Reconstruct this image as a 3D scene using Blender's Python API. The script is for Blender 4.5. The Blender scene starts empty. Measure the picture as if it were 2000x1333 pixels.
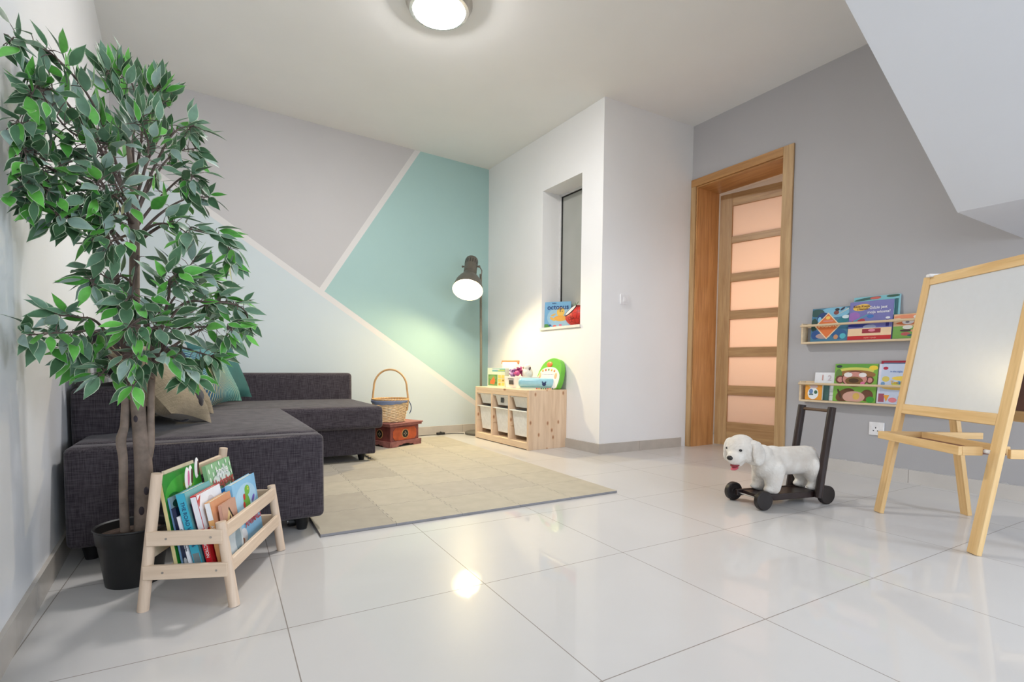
import bpy, bmesh, math, random
from mathutils import Vector, Matrix, Euler
random.seed(7)
SC = bpy.context.scene
COL = SC.collection
PI = math.pi
def srgb(r, g, b):
    f = lambda c: (c/255)/12.92 if c/255 <= 0.04045 else (((c/255)+0.055)/1.055)**2.4
    return (f(r), f(g), f(b), 1.0)

# ------------------------------------------------------------------ camera
EYE = 0.72
YAW, PITCH, ROLL = 0.5376, -0.0483, 0.0085
FPX = 996.3
def camera():
    cy, sy = math.cos(YAW), math.sin(YAW)
    F = Vector((sy*math.cos(PITCH), cy*math.cos(PITCH), math.sin(PITCH)))
    R0 = Vector((cy, -sy, 0)); U0 = R0.cross(F)
    R = math.cos(ROLL)*R0 + math.sin(ROLL)*U0
    U = -math.sin(ROLL)*R0 + math.cos(ROLL)*U0
    m = Matrix((R, U, -F)).transposed().to_4x4()
    m.translation = (0, 0, EYE)
    cam = bpy.data.cameras.new('camera'); cam.sensor_width = 36; cam.sensor_fit = 'HORIZONTAL'
    cam.lens = FPX*36/2000; cam.shift_y = 99.2/2000; cam.clip_start = 0.02
    o = bpy.data.objects.new('camera', cam); COL.objects.link(o); o.matrix_world = m
    SC.camera = o
camera()

# ------------------------------------------------------------------ world, daylight, fill light, exposure
W = bpy.data.worlds.new('world'); SC.world = W; W.use_nodes = True
W.node_tree.nodes['Background'].inputs['Color'].default_value = (0.70, 0.82, 1.0, 1)
W.node_tree.nodes['Background'].inputs['Strength'].default_value = 0.5
SC.view_settings.view_transform = 'Standard'; SC.view_settings.look = 'None'
SC.view_settings.gamma = 1; SC.view_settings.use_curve_mapping = False
SC.view_settings.exposure = 0.82
def area(name, loc, aim, sx, sy, power, color):
    l = bpy.data.lights.new(name, 'AREA'); l.shape = 'RECTANGLE'; l.size = sx; l.size_y = sy
    l.energy = power; l.color = color
    o = bpy.data.objects.new(name, l); COL.objects.link(o); o.location = loc
    o.rotation_euler = (Vector(aim)-Vector(loc)).to_track_quat('-Z', 'Y').to_euler()
area('daylight_rear_window', (1.45, -2.56, 1.5), (1.2, 2.0, 1.5), 2.8, 1.9, 30, (0.80, 0.89, 1.0))
area('daylight_side_window', (-2.85, -1.2, 1.4), (2.0, 1.0, 1.3), 1.8, 1.8, 30, (0.80, 0.88, 1.0))

area('right_fill_light', (3.84, -1.35, 1.45), (-0.5, 2.2, 1.3), 1.5, 1.4, 58, (0.78, 0.87, 1.0))  # cool fill added out of view, no window there; brightens the left wall

# ------------------------------------------------------------------ materials
_M = {}
def newmat(name):
    m = bpy.data.materials.new(name); m.use_nodes = True
    return m, m.node_tree, m.node_tree.nodes['Principled BSDF']
def N(nt, typ, **kw):
    n = nt.nodes.new(typ)
    for k, v in kw.items():
        if k in n.inputs: n.inputs[k].default_value = v
        else: setattr(n, k, v)
    return n
def mapped(nt, scale=(1, 1, 1)):
    tc = N(nt, 'ShaderNodeTexCoord'); mp = N(nt, 'ShaderNodeMapping'); mp.inputs['Scale'].default_value = scale
    nt.links.new(tc.outputs['Object'], mp.inputs['Vector']); return mp.outputs['Vector']
def ramp(nt, fac, stops):
    r = N(nt, 'ShaderNodeValToRGB'); e = r.color_ramp.elements
    while len(e) < len(stops): e.new(0.5)
    for i, (p, c) in enumerate(stops): e[i].position = p; e[i].color = c
    nt.links.new(fac, r.inputs['Fac']); return r.outputs['Color']
def bump(nt, bs, h, strength, dist=0.002):
    b = N(nt, 'ShaderNodeBump'); b.inputs['Strength'].default_value = strength; b.inputs['Distance'].default_value = dist
    nt.links.new(h, b.inputs['Height']); nt.links.new(b.outputs['Normal'], bs.inputs['Normal'])
def plain(name, rgb, rough=0.5, metal=0.0, spec=0.5, var=0.06, scale=30, bmp=0.0):
    if name in _M: return _M[name]
    m, nt, bs = newmat(name); c = srgb(*rgb)
    no = N(nt, 'ShaderNodeTexNoise'); no.inputs['Scale'].default_value = scale; no.inputs['Detail'].default_value = 4
    nt.links.new(mapped(nt), no.inputs['Vector'])
    a = tuple(max(0, x*(1-var)) for x in c[:3])+(1,); b = tuple(min(1, x*(1+var)) for x in c[:3])+(1,)
    nt.links.new(ramp(nt, no.outputs['Fac'], [(0.3, a), (0.7, b)]), bs.inputs['Base Color'])
    bs.inputs['Roughness'].default_value = rough; bs.inputs['Metallic'].default_value = metal
    bs.inputs['Specular IOR Level'].default_value = spec
    if bmp: bump(nt, bs, no.outputs['Fac'], bmp)
    _M[name] = m; return m
def wood(name, light, dark, axis='z', scale=1.0, rough=0.5, knots=0, amount=0.55, plane='xz'):
    if name in _M: return _M[name]
    m, nt, bs = newmat(name)
    s = {'x': (0.9, 14, 14), 'y': (14, 0.9, 14), 'z': (14, 14, 0.9)}[axis]
    v = mapped(nt, tuple(k*scale for k in s))
    no = N(nt, 'ShaderNodeTexNoise'); no.inputs['Scale'].default_value = 2.2; no.inputs['Detail'].default_value = 6; no.inputs['Distortion'].default_value = 0.8
    nt.links.new(v, no.inputs['Vector'])
    col = ramp(nt, no.outputs['Fac'], [(0.5-amount*0.45, srgb(*dark)), (0.5+amount*0.25, srgb(*light))])
    no2 = N(nt, 'ShaderNodeTexNoise'); no2.inputs['Scale'].default_value = 14; nt.links.new(v, no2.inputs['Vector'])
    mx = N(nt, 'ShaderNodeMixRGB'); mx.blend_type = 'MULTIPLY'; mx.inputs['Fac'].default_value = 0.25
    nt.links.new(col, mx.inputs['Color1']); nt.links.new(ramp(nt, no2.outputs['Fac'], [(0.3, (0.72, 0.68, 0.62, 1)), (0.6, (1, 1, 1, 1))]), mx.inputs['Color2'])
    out = mx.outputs['Color']
    if knots:
        vo = N(nt, 'ShaderNodeTexVoronoi'); vo.voronoi_dimensions = '2D'; vo.inputs['Scale'].default_value = knots
        sp = N(nt, 'ShaderNodeSeparateXYZ'); cb = N(nt, 'ShaderNodeCombineXYZ')
        nt.links.new(mapped(nt, {'x': (.6, 1, 1), 'y': (1, .6, 1), 'z': (1, 1, .6)}[axis]), sp.inputs['Vector'])
        nt.links.new(sp.outputs[plane[0].upper()], cb.inputs[0]); nt.links.new(sp.outputs[plane[1].upper()], cb.inputs[1]); nt.links.new(cb.outputs[0], vo.inputs['Vector'])
        k = ramp(nt, vo.outputs['Distance'], [(0.03, (0.34, 0.15, 0.08, 1)), (0.075, (0.80, 0.58, 0.42, 1)), (0.11, (1, 1, 1, 1))])
        m2 = N(nt, 'ShaderNodeMixRGB'); m2.blend_type = 'MULTIPLY'; m2.inputs['Fac'].default_value = 0.8
        nt.links.new(out, m2.inputs['Color1']); nt.links.new(k, m2.inputs['Color2']); out = m2.outputs['Color']
    nt.links.new(out, bs.inputs['Base Color']); bs.inputs['Roughness'].default_value = rough
    bump(nt, bs, no2.outputs['Fac'], 0.12, 0.001)
    _M[name] = m; return m
def fabric(name, c1, c2, rough=0.95, sc=1.0, contrast=(0.35, 0.65)):
    if name in _M: return _M[name]
    m, nt, bs = newmat(name)
    outs = []
    for s in ((18, 18, 260), (260, 260, 18)):
        no = N(nt, 'ShaderNodeTexNoise'); no.inputs['Scale'].default_value = 1.0*sc; no.inputs['Detail'].default_value = 3
        nt.links.new(mapped(nt, s), no.inputs['Vector']); outs.append(no.outputs['Fac'])
    mx = N(nt, 'ShaderNodeMath', operation='ADD'); nt.links.new(outs[0], mx.inputs[0]); nt.links.new(outs[1], mx.inputs[1])
    hf = N(nt, 'ShaderNodeMath', operation='MULTIPLY'); nt.links.new(mx.outputs[0], hf.inputs[0]); hf.inputs[1].default_value = 0.5
    nt.links.new(ramp(nt, hf.outputs[0], [(contrast[0], srgb(*c1)), (contrast[1], srgb(*c2))]), bs.inputs['Base Color'])
    bs.inputs['Roughness'].default_value = rough; bs.inputs['Specular IOR Level'].default_value = 0.2
    bs.inputs['Sheen Weight'].default_value = 0.15
    bump(nt, bs, hf.outputs[0], 0.3, 0.001)
    _M[name] = m; return m
def emit(name, rgb, strength):
    m = bpy.data.materials.new(name); m.use_nodes = True; nt = m.node_tree; bs = nt.nodes['Principled BSDF']
    bs.inputs['Base Color'].default_value = (0.9, 0.9, 0.9, 1)
    bs.inputs['Emission Color'].default_value = srgb(*rgb); bs.inputs['Emission Strength'].default_value = strength
    return m
def paint(name, rgb, rough=0.55, spec=0.4): return plain(name, rgb, rough, 0, spec, 0.012, 3, 0.02)

# ------------------------------------------------------------------ mesh builder
class MB:
    def __init__(s): s.v = []; s.f = []; s.m = []; s.X = Matrix.Identity(4)
    def add(s, vs, fs, mi=0):
        b = len(s.v); s.v += [tuple(s.X @ Vector(p)) for p in vs]; s.f += [tuple(b+i for i in f) for f in fs]; s.m += [mi]*len(fs); return s
    def box(s, x0, x1, y0, y1, z0, z1, mi=0):
        return s.add([(x0,y0,z0),(x1,y0,z0),(x1,y1,z0),(x0,y1,z0),(x0,y0,z1),(x1,y0,z1),(x1,y1,z1),(x0,y1,z1)],
                     [(0,3,2,1),(4,5,6,7),(0,1,5,4),(1,2,6,5),(2,3,7,6),(3,0,4,7)], mi)
    def bar(s, a, b, w, d, up=(0,0,1), mi=0):
        a, b = Vector(a), Vector(b); t = (b-a).normalized(); u = Vector(up); sd = t.cross(u).normalized(); u = sd.cross(t)
        c = [(sd*w/2*i + u*d/2*j) for i, j in ((-1,-1),(1,-1),(1,1),(-1,1))]
        return s.add([a+k for k in c]+[b+k for k in c], [(0,3,2,1),(4,5,6,7),(0,1,5,4),(1,2,6,5),(2,3,7,6),(3,0,4,7)], mi)
    def tube(s, pts, r, n=10, mi=0, closed=False, cap=True):
        pts = [Vector(p) for p in pts]; k = len(pts); rs = r if isinstance(r, (list, tuple)) else [r]*k
        vs = []; nrm = None
        for i, p in enumerate(pts):
            if closed: t = (pts[(i+1) % k]-pts[i-1]).normalized()
            else: t = (pts[min(i+1, k-1)]-pts[max(i-1, 0)]).normalized()
            if nrm is None:
                nrm = t.orthogonal().normalized()
            else:
                nrm = (nrm - t*nrm.dot(t)).normalized()
            bn = t.cross(nrm)
            vs += [p + (nrm*math.cos(2*PI*j/n)+bn*math.sin(2*PI*j/n))*rs[i] for j in range(n)]
        fs = []
        for i in range(k if closed else k-1):
            a, b = i*n, ((i+1) % k)*n
            fs += [(a+j, a+(j+1) % n, b+(j+1) % n, b+j) for j in range(n)]
        if cap and not closed: fs += [tuple(reversed(range(n))), tuple(range((k-1)*n, k*n))]
        return s.add(vs, fs, mi)
    def cyl(s, a, b, r, r2=None, n=24, mi=0): return s.tube([a, b], [r, r if r2 is None else r2], n, mi)
    def lathe(s, prof, n=32, mi=0, c=(0,0,0), close=False):
        vs = [(c[0]+r*math.cos(2*PI*j/n), c[1]+r*math.sin(2*PI*j/n), c[2]+z) for r, z in prof for j in range(n)]
        fs = [(i*n+j, i*n+(j+1) % n, (i+1)*n+(j+1) % n, (i+1)*n+j) for i in range(len(prof)-1) for j in range(n)]
        if close: fs += [tuple(reversed(range(n))), tuple(range((len(prof)-1)*n, len(prof)*n))]
        return s.add(vs, fs, mi)
    def ell(s, c, r, n=16, m=10, mi=0, rot=None):
        R = rot.to_matrix() if rot else Matrix.Identity(3); vs = []; fs = []
        for i in range(m+1):
            th = PI*i/m
            for j in range(n):
                ph = 2*PI*j/n
                vs.append(Vector(c) + R @ Vector((r[0]*math.sin(th)*math.cos(ph), r[1]*math.sin(th)*math.sin(ph), r[2]*math.cos(th))))
        for i in range(m):
            for j in range(n): fs.append((i*n+j, (i+1)*n+j, (i+1)*n+(j+1) % n, i*n+(j+1) % n))
        return s.add(vs, fs, mi)
    def prism(s, pts, t, frame=None, mi=0):
        """pts 2-D polygon in (a, b); extruded by t; frame maps (a, b, c) to space"""
        fr = frame or (lambda a, b, c: (a, b, c)); n = len(pts)
        return s.add([fr(a, b, 0) for a, b in pts]+[fr(a, b, t) for a, b in pts],
                     [tuple(reversed(range(n))), tuple(range(n, 2*n))]+[(i, (i+1) % n, n+(i+1) % n, n+i) for i in range(n)], mi)
    def build(s, name, mats, parent=None, bevel=0.0, seg=2, smooth=True, angle=35, sub=0):
        me = bpy.data.meshes.new(name); me.from_pydata(s.v, [], s.f)
        for m in (mats if isinstance(mats, (list, tuple)) else [mats]): me.materials.append(m)
        me.polygons.foreach_set('material_index', s.m)
        bm = bmesh.new(); bm.from_mesh(me)
        if sub or bevel: bmesh.ops.remove_doubles(bm, verts=bm.verts, dist=1e-6)
        bmesh.ops.recalc_face_normals(bm, faces=bm.faces); bm.to_mesh(me); bm.free()
        if smooth:
            me.polygons.foreach_set('use_smooth', [True]*len(me.polygons)); me.set_sharp_from_angle(angle=math.radians(angle))
        o = bpy.data.objects.new(name, me); COL.objects.link(o)
        if parent: o.parent = parent
        if bevel:
            b = o.modifiers.new('bevel', 'BEVEL'); b.width = bevel; b.segments = seg; b.limit_method = 'ANGLE'; b.angle_limit = math.radians(30)
            b.harden_normals = False
        if sub:
            b = o.modifiers.new('sub', 'SUBSURF'); b.levels = sub; b.render_levels = sub
        return o
def tag(o, label, cat, group=None, kind=None):
    o['label'] = label; o['category'] = cat
    if group: o['group'] = group
    if kind: o['kind'] = kind
    return o
def thing(name, label, cat, loc=(0,0,0), rotz=0.0, group=None):
    o = bpy.data.objects.new(name, None); COL.objects.link(o); o.location = loc; o.rotation_euler = (0, 0, rotz)
    o.empty_display_size = 0.05
    return tag(o, label, cat, group)
def struct(o, label=None):
    o['kind'] = 'structure'
    if label: o['label'] = label
    return o
def text(s, size, mat, parent, loc, rot=(PI/2, 0, 0), name='lettering', align='CENTER', ex=0.0003, sx=1.0, shear=0.0):
    c = bpy.data.curves.new(name, 'FONT'); c.body = s; c.size = size; c.extrude = ex; c.align_x = align; c.align_y = 'CENTER'
    c.offset = size*0.012; c.shear = shear; c.materials.append(mat); c.resolution_u = 3
    tmp = bpy.data.objects.new('tmp', c); COL.objects.link(tmp)
    me = bpy.data.meshes.new_from_object(tmp.evaluated_get(bpy.context.evaluated_depsgraph_get())); me.name = name
    bpy.data.objects.remove(tmp)
    o = bpy.data.objects.new(name, me); COL.objects.link(o); o.parent = parent; o.location = loc; o.rotation_euler = rot; o.scale = (sx, 1, 1)
    return o
def pillow_mesh(w, h, t, n=14, pinch=0.10):
    vs = []; fs = []
    for sgn in (1, -1):
        for i in range(n+1):
            for j in range(n+1):
                a = -1+2*i/n; b = -1+2*j/n
                x = w/2*a*(1-pinch*(1-b*b)*abs(a)**2); y = h/2*b*(1-pinch*(1-a*a)*abs(b)**2)
                th = t/2*(max(0, 1-a**4)**0.6)*(max(0, 1-b**4)**0.6)
                vs.append((x, sgn*th, y))
    k = (n+1)*(n+1)
    for i in range(n):
        for j in range(n):
            q = (i*(n+1)+j, (i+1)*(n+1)+j, (i+1)*(n+1)+j+1, i*(n+1)+j+1)
            fs.append(q); fs.append(tuple(k+p for p in reversed(q)))
    return vs, fs
def rbox(x0, x1, y0, y1, z0, z1, r, puff=0.0, n=7):
    """upholstered block: rounded edges, optionally a slightly puffed top"""
    bm = bmesh.new(); bmesh.ops.create_cube(bm, size=1)
    for v in bm.verts:
        v.co = Vector((x0 if v.co.x < 0 else x1, y0 if v.co.y < 0 else y1, z0 if v.co.z < 0 else z1))
    bmesh.ops.bevel(bm, geom=list(bm.edges), offset=r, segments=4, affect='EDGES', profile=0.5)
    if puff:
        bmesh.ops.subdivide_edges(bm, edges=[e for e in bm.edges if e.calc_length() > r*3], cuts=n, use_grid_fill=True)
        cx, cy = (x0+x1)/2, (y0+y1)/2
        for v in bm.verts:
            if v.co.z > z1-r*0.6:
                a = abs(v.co.x-cx)/((x1-x0)/2); b = abs(v.co.y-cy)/((y1-y0)/2)
                v.co.z += puff*max(0, 1-a**3)*max(0, 1-b**3)
    vs = [tuple(v.co) for v in bm.verts]; fs = [tuple(v.index for v in f.verts) for f in bm.faces]; bm.free()
    return vs, fs
def remeshed(mb, name, mat, parent, voxel=0.006, smooth=6, fac=0.6):
    """merge overlapping volumes into one continuous skin"""
    me = bpy.data.meshes.new('tmp'); me.from_pydata(mb.v, [], mb.f)
    bm = bmesh.new(); bm.from_mesh(me); bmesh.ops.recalc_face_normals(bm, faces=bm.faces); bm.to_mesh(me); bm.free()
    o = bpy.data.objects.new('tmp', me); COL.objects.link(o)
    r = o.modifiers.new('r', 'REMESH'); r.mode = 'VOXEL'; r.voxel_size = voxel
    s = o.modifiers.new('s', 'SMOOTH'); s.factor = fac; s.iterations = smooth
    dg = bpy.context.evaluated_depsgraph_get()
    me2 = bpy.data.meshes.new_from_object(o.evaluated_get(dg)); me2.name = name
    bpy.data.objects.remove(o); me2.materials.clear(); me2.materials.append(mat)
    me2.polygons.foreach_set('use_smooth', [True]*len(me2.polygons))
    o = bpy.data.objects.new(name, me2); COL.objects.link(o)
    if parent: o.parent = parent
    return o
BRANCHES = [([(-0.2,2.08,1.106),(-0.233,2.05,1.335),(-0.27,1.9,1.465),(-0.328,1.75,1.506),(-0.386,1.68,1.484)],26,0.035),
([(-0.197,2.08,1.205),(-0.261,1.98,1.352),(-0.32,1.85,1.362),(-0.359,1.75,1.421)],30,0.045),
([(-0.197,2.08,1.238),(-0.28,1.95,1.382),(-0.33,1.8,1.433),(-0.364,1.72,1.375)],26,0.045),
([(-0.214,2.08,1.186),(-0.294,1.95,1.305),(-0.353,1.8,1.335),(-0.389,1.7,1.299)],34,0.055),
([(-0.215,2.08,1.153),(-0.295,1.95,1.231),(-0.345,1.8,1.231),(-0.377,1.7,1.242)],38,0.06),
([(-0.229,2.08,1.118),(-0.297,1.95,1.187),(-0.34,1.82,1.185),(-0.375,1.7,1.156)],34,0.05),
([(-0.229,2.08,1.086),(-0.281,2.0,1.172),(-0.331,1.88,1.162),(-0.357,1.75,1.136)],30,0.05),
([(-0.239,2.05,1.063),(-0.274,1.95,1.13),(-0.305,1.85,1.117),(-0.338,1.8,1.113)],26,0.05),
([(-0.197,2.08,1.238),(-0.213,2.12,1.411),(-0.221,2.1,1.564),(-0.249,2.05,1.644)],30,0.045),
([(-0.196,2.08,1.271),(-0.197,2.1,1.44),(-0.191,2.15,1.61),(-0.223,2.15,1.709)],26,0.045),
([(-0.196,2.08,1.271),(-0.176,2.1,1.445),(-0.152,2.1,1.599),(-0.11,2.1,1.652)],26,0.04),
([(-0.197,2.08,1.238),(-0.16,2.15,1.416),(-0.117,2.2,1.565),(-0.144,2.2,1.68)],22,0.045),
([(-0.198,2.08,1.188),(-0.14,2.05,1.354),(-0.08,2.0,1.463),(-0.026,2.0,1.5)],24,0.045),
([(-0.198,2.08,1.188),(-0.144,2.1,1.336),(-0.087,2.15,1.449),(-0.019,2.15,1.481)],26,0.045),
([(-0.198,2.08,1.155),(-0.146,2.1,1.251),(-0.072,2.1,1.349),(-0.034,2.05,1.35)],20,0.045),
([(-0.199,2.08,1.122),(-0.132,2.1,1.22),(-0.059,2.1,1.283),(0.017,2.1,1.305)],16,0.03),
([(-0.2,2.08,1.106),(-0.116,2.05,1.177),(-0.03,2.0,1.162),(0.058,2.0,1.14),(0.071,1.98,1.061)],26,0.025),
([(-0.199,2.08,1.122),(-0.14,2.0,1.162),(-0.084,1.95,1.159),(-0.042,1.9,1.122)],18,0.035),
([(-0.197,2.08,1.205),(-0.245,2.15,1.331),(-0.289,2.2,1.456),(-0.328,2.2,1.53)],34,0.06),
([(-0.197,2.08,1.205),(-0.229,2.0,1.258),(-0.24,1.9,1.3),(-0.254,1.85,1.35)],36,0.06),
([(-0.198,2.08,1.172),(-0.215,1.98,1.208),(-0.227,1.88,1.209),(-0.251,1.8,1.21)],36,0.06),
([(-0.197,2.08,1.238),(-0.163,2.0,1.317),(-0.145,1.95,1.398),(-0.164,1.9,1.449)],34,0.06),
([(-0.199,2.08,1.139),(-0.217,1.98,1.146),(-0.22,1.9,1.142),(-0.26,1.85,1.138)],30,0.05),
([(-0.199,2.08,1.122),(-0.202,1.95,1.111),(-0.227,1.85,1.071),(-0.265,1.8,1.056)],20,0.045),
([(-0.248,2.06,1.031),(-0.253,2.0,1.052),(-0.273,1.92,0.991),(-0.28,1.88,0.94)],14,0.035),
([(-0.202,2.08,0.973),(-0.222,2.0,0.993),(-0.248,1.95,0.975),(-0.27,1.9,0.988)],10,0.03),
([(-0.202,2.08,1.006),(-0.182,2.0,1.06),(-0.192,1.95,0.957),(-0.197,1.92,0.891)],14,0.035),
([(-0.24,2.08,0.755),(-0.289,2.0,0.815),(-0.334,1.85,0.805),(-0.38,1.7,0.789)],26,0.03),
([(-0.24,2.08,0.755),(-0.288,2.0,0.846),(-0.32,1.9,0.852),(-0.355,1.85,0.853)],16,0.03),
([(-0.24,2.08,0.738),(-0.275,1.98,0.784),(-0.322,1.9,0.764),(-0.346,1.85,0.762)],18,0.03),
([(-0.232,2.08,0.688),(-0.254,2.0,0.737),(-0.283,1.95,0.752),(-0.323,1.9,0.735)],20,0.035),
([(-0.232,2.08,0.655),(-0.236,1.95,0.706),(-0.251,1.88,0.706),(-0.265,1.85,0.685)],12,0.03),
([(-0.156,2.08,0.706),(-0.136,2.05,0.875),(-0.103,2.0,0.971),(-0.031,2.0,1.061)],26,0.04),
([(-0.156,2.08,0.706),(-0.11,2.1,0.915),(-0.051,2.15,0.995),(0.028,2.15,1.03)],26,0.04),
([(-0.155,2.08,0.74),(-0.079,2.05,0.912),(0.01,2.0,0.93),(0.101,2.0,0.919),(0.13,1.98,0.858)],28,0.03),
([(-0.155,2.08,0.74),(-0.067,2.1,0.882),(0.027,2.15,0.947),(0.1,2.15,0.943)],22,0.035),
([(-0.156,2.08,0.706),(-0.093,2.0,0.823),(-0.035,1.95,0.84),(0.051,1.9,0.84),(0.072,1.9,0.825)],26,0.04),
([(-0.156,2.08,0.706),(-0.094,2.0,0.773),(-0.022,1.92,0.757),(0.02,1.9,0.741)],24,0.035),
([(-0.156,2.08,0.689),(-0.105,1.95,0.755),(-0.062,1.88,0.723),(-0.049,1.85,0.669)],16,0.03),
([(-0.156,2.08,0.706),(-0.171,1.98,0.867),(-0.186,1.88,0.918),(-0.198,1.82,0.896)],18,0.04),
([(-0.156,2.08,0.706),(-0.156,1.95,0.834),(-0.16,1.85,0.857),(-0.192,1.8,0.823)],20,0.04),
([(-0.156,2.08,0.706),(-0.131,1.95,0.803),(-0.136,1.85,0.829),(-0.095,1.8,0.827)],22,0.045),
([(-0.156,2.08,0.689),(-0.158,1.95,0.738),(-0.175,1.85,0.752),(-0.194,1.8,0.736)],20,0.035),
([(-0.156,2.08,0.689),(-0.13,1.92,0.738),(-0.125,1.85,0.753),(-0.085,1.8,0.738)],18,0.035),
([(-0.155,2.08,0.74),(-0.102,1.95,0.933),(-0.098,1.9,0.974),(-0.07,1.88,1.005)],18,0.035),
([(-0.155,2.08,0.74),(-0.038,2.15,0.834),(-0.007,2.2,0.856),(0.061,2.22,0.938)],22,0.045),
([(-0.157,2.08,0.671),(-0.17,1.92,0.691),(-0.176,1.85,0.677),(-0.186,1.82,0.656)],10,0.025)]
# ------------------------------------------------------------------ room shell
H = 2.912; HB = 0.084
LB = Vector((-0.597, 4.893)); LF = Vector((-0.36, 0.2)); CA = Vector((2.724, 5.110)); CP = Vector((2.796, 3.264)); CD = Vector((3.822, 3.233)); CF = Vector((3.925, -2.5))
def wallx(y): return LB.x + (4.893-y)*(LF.x-LB.x)/(4.893-0.2)
def doorx(y): return CD.x + (3.233-y)*0.01831
white = paint('white_wall_paint', (239, 238, 237), 0.5)
white_gloss = paint('satin_wall_paint', (236, 237, 239), 0.30, 0.5)
grey_paint = paint('grey_wall_paint', (178, 176, 177), 0.6)
ceil_paint = paint('ceiling_paint', (240, 239, 236), 0.7)
stone = plain('stone_skirting', (186, 178, 168), 0.25, 0, 0.5, 0.06, 9)
tile_stone = plain('floor_tile_skirting', (205, 199, 192), 0.25, 0, 0.5, 0.04, 6)

def floor_material():
    m, nt, bs = newmat('polished_porcelain_tiles')
    tc = N(nt, 'ShaderNodeTexCoord'); mp = N(nt, 'ShaderNodeMapping'); mp.vector_type = 'TEXTURE'
    s = 0.6021
    mp.inputs['Location'].default_value = (0.1758, 1.4834, 0); mp.inputs['Rotation'].default_value = (0, 0, -0.0196); mp.inputs['Scale'].default_value = (s, s, s)
    nt.links.new(tc.outputs['Object'], mp.inputs['Vector'])
    sp = N(nt, 'ShaderNodeSeparateXYZ'); nt.links.new(mp.outputs['Vector'], sp.inputs['Vector'])
    pp = []
    for ax in 'XY':
        p = N(nt, 'ShaderNodeMath', operation='PINGPONG'); p.inputs[1].default_value = 0.5; nt.links.new(sp.outputs[ax], p.inputs[0]); pp.append(p.outputs[0])
    mn = N(nt, 'ShaderNodeMath', operation='MINIMUM'); nt.links.new(pp[0], mn.inputs[0]); nt.links.new(pp[1], mn.inputs[1])
    lt = N(nt, 'ShaderNodeMath', operation='LESS_THAN'); lt.inputs[1].default_value = 0.0024; nt.links.new(mn.outputs[0], lt.inputs[0])
    no = N(nt, 'ShaderNodeTexNoise'); no.inputs['Scale'].default_value = 1.6; no.inputs['Detail'].default_value = 5; no.inputs['Distortion'].default_value = 0.6
    nt.links.new(tc.outputs['Object'], no.inputs['Vector'])
    base = ramp(nt, no.outputs['Fac'], [(0.3, srgb(196, 193, 190)), (0.7, srgb(202, 199, 196))])
    mx = N(nt, 'ShaderNodeMixRGB'); nt.links.new(lt.outputs[0], mx.inputs['Fac']); nt.links.new(base, mx.inputs['Color1']); mx.inputs['Color2'].default_value = srgb(140, 132, 124)
    nt.links.new(mx.outputs['Color'], bs.inputs['Base Color'])
    bs.inputs['Roughness'].default_value = 0.35; bs.inputs['Specular IOR Level'].default_value = 0.10
    bs.inputs['Coat Weight'].default_value = 0.6; bs.inputs['Coat Roughness'].default_value = 0.035; bs.inputs['Coat IOR'].default_value = 1.45
    return m
struct(MB().box(-3.3, 4.9, -2.8, 5.5, -0.12, 0).build('floor', floor_material(), smooth=False), 'cream polished porcelain floor tiles with thin grout lines')
struct(MB().box(-3.3, 4.2, -2.8, 5.5, H, H+0.12).build('ceiling', ceil_paint, smooth=False), 'plain off-white ceiling')

def wall_slab(name, a, b, mat, z0=0.0, z1=H, th=0.15, out=1, holes=None):
    """vertical slab from a to b (plan), room face on the line, thickness to the side 'out'"""
    a, b = Vector(a), Vector(b); t = (b-a); L = t.length; t.normalize(); n = Vector((t.y, -t.x))*out
    fr = lambda u, z, d: (a.x+t.x*u+n.x*d, a.y+t.y*u+n.y*d, z)
    mb = MB()
    def blk(u0, u1, za, zb): mb.prism([(u0, za), (u1, za), (u1, zb), (u0, zb)], th, fr)
    if holes:
        u0, u1, za, zb = holes
        blk(0, u0, z0, z1); blk(u1, L, z0, z1); blk(u0, u1, zb, z1)
        if za > z0: blk(u0, u1, z0, za)
    else: blk(0, L, z0, z1)
    return struct(mb.build(name, mat, smooth=False)), fr, L
wall_slab('wall_left', LF, LB, white_gloss, out=-1)[0]['label'] = 'white satin painted wall beside the plant and sofa'
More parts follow.
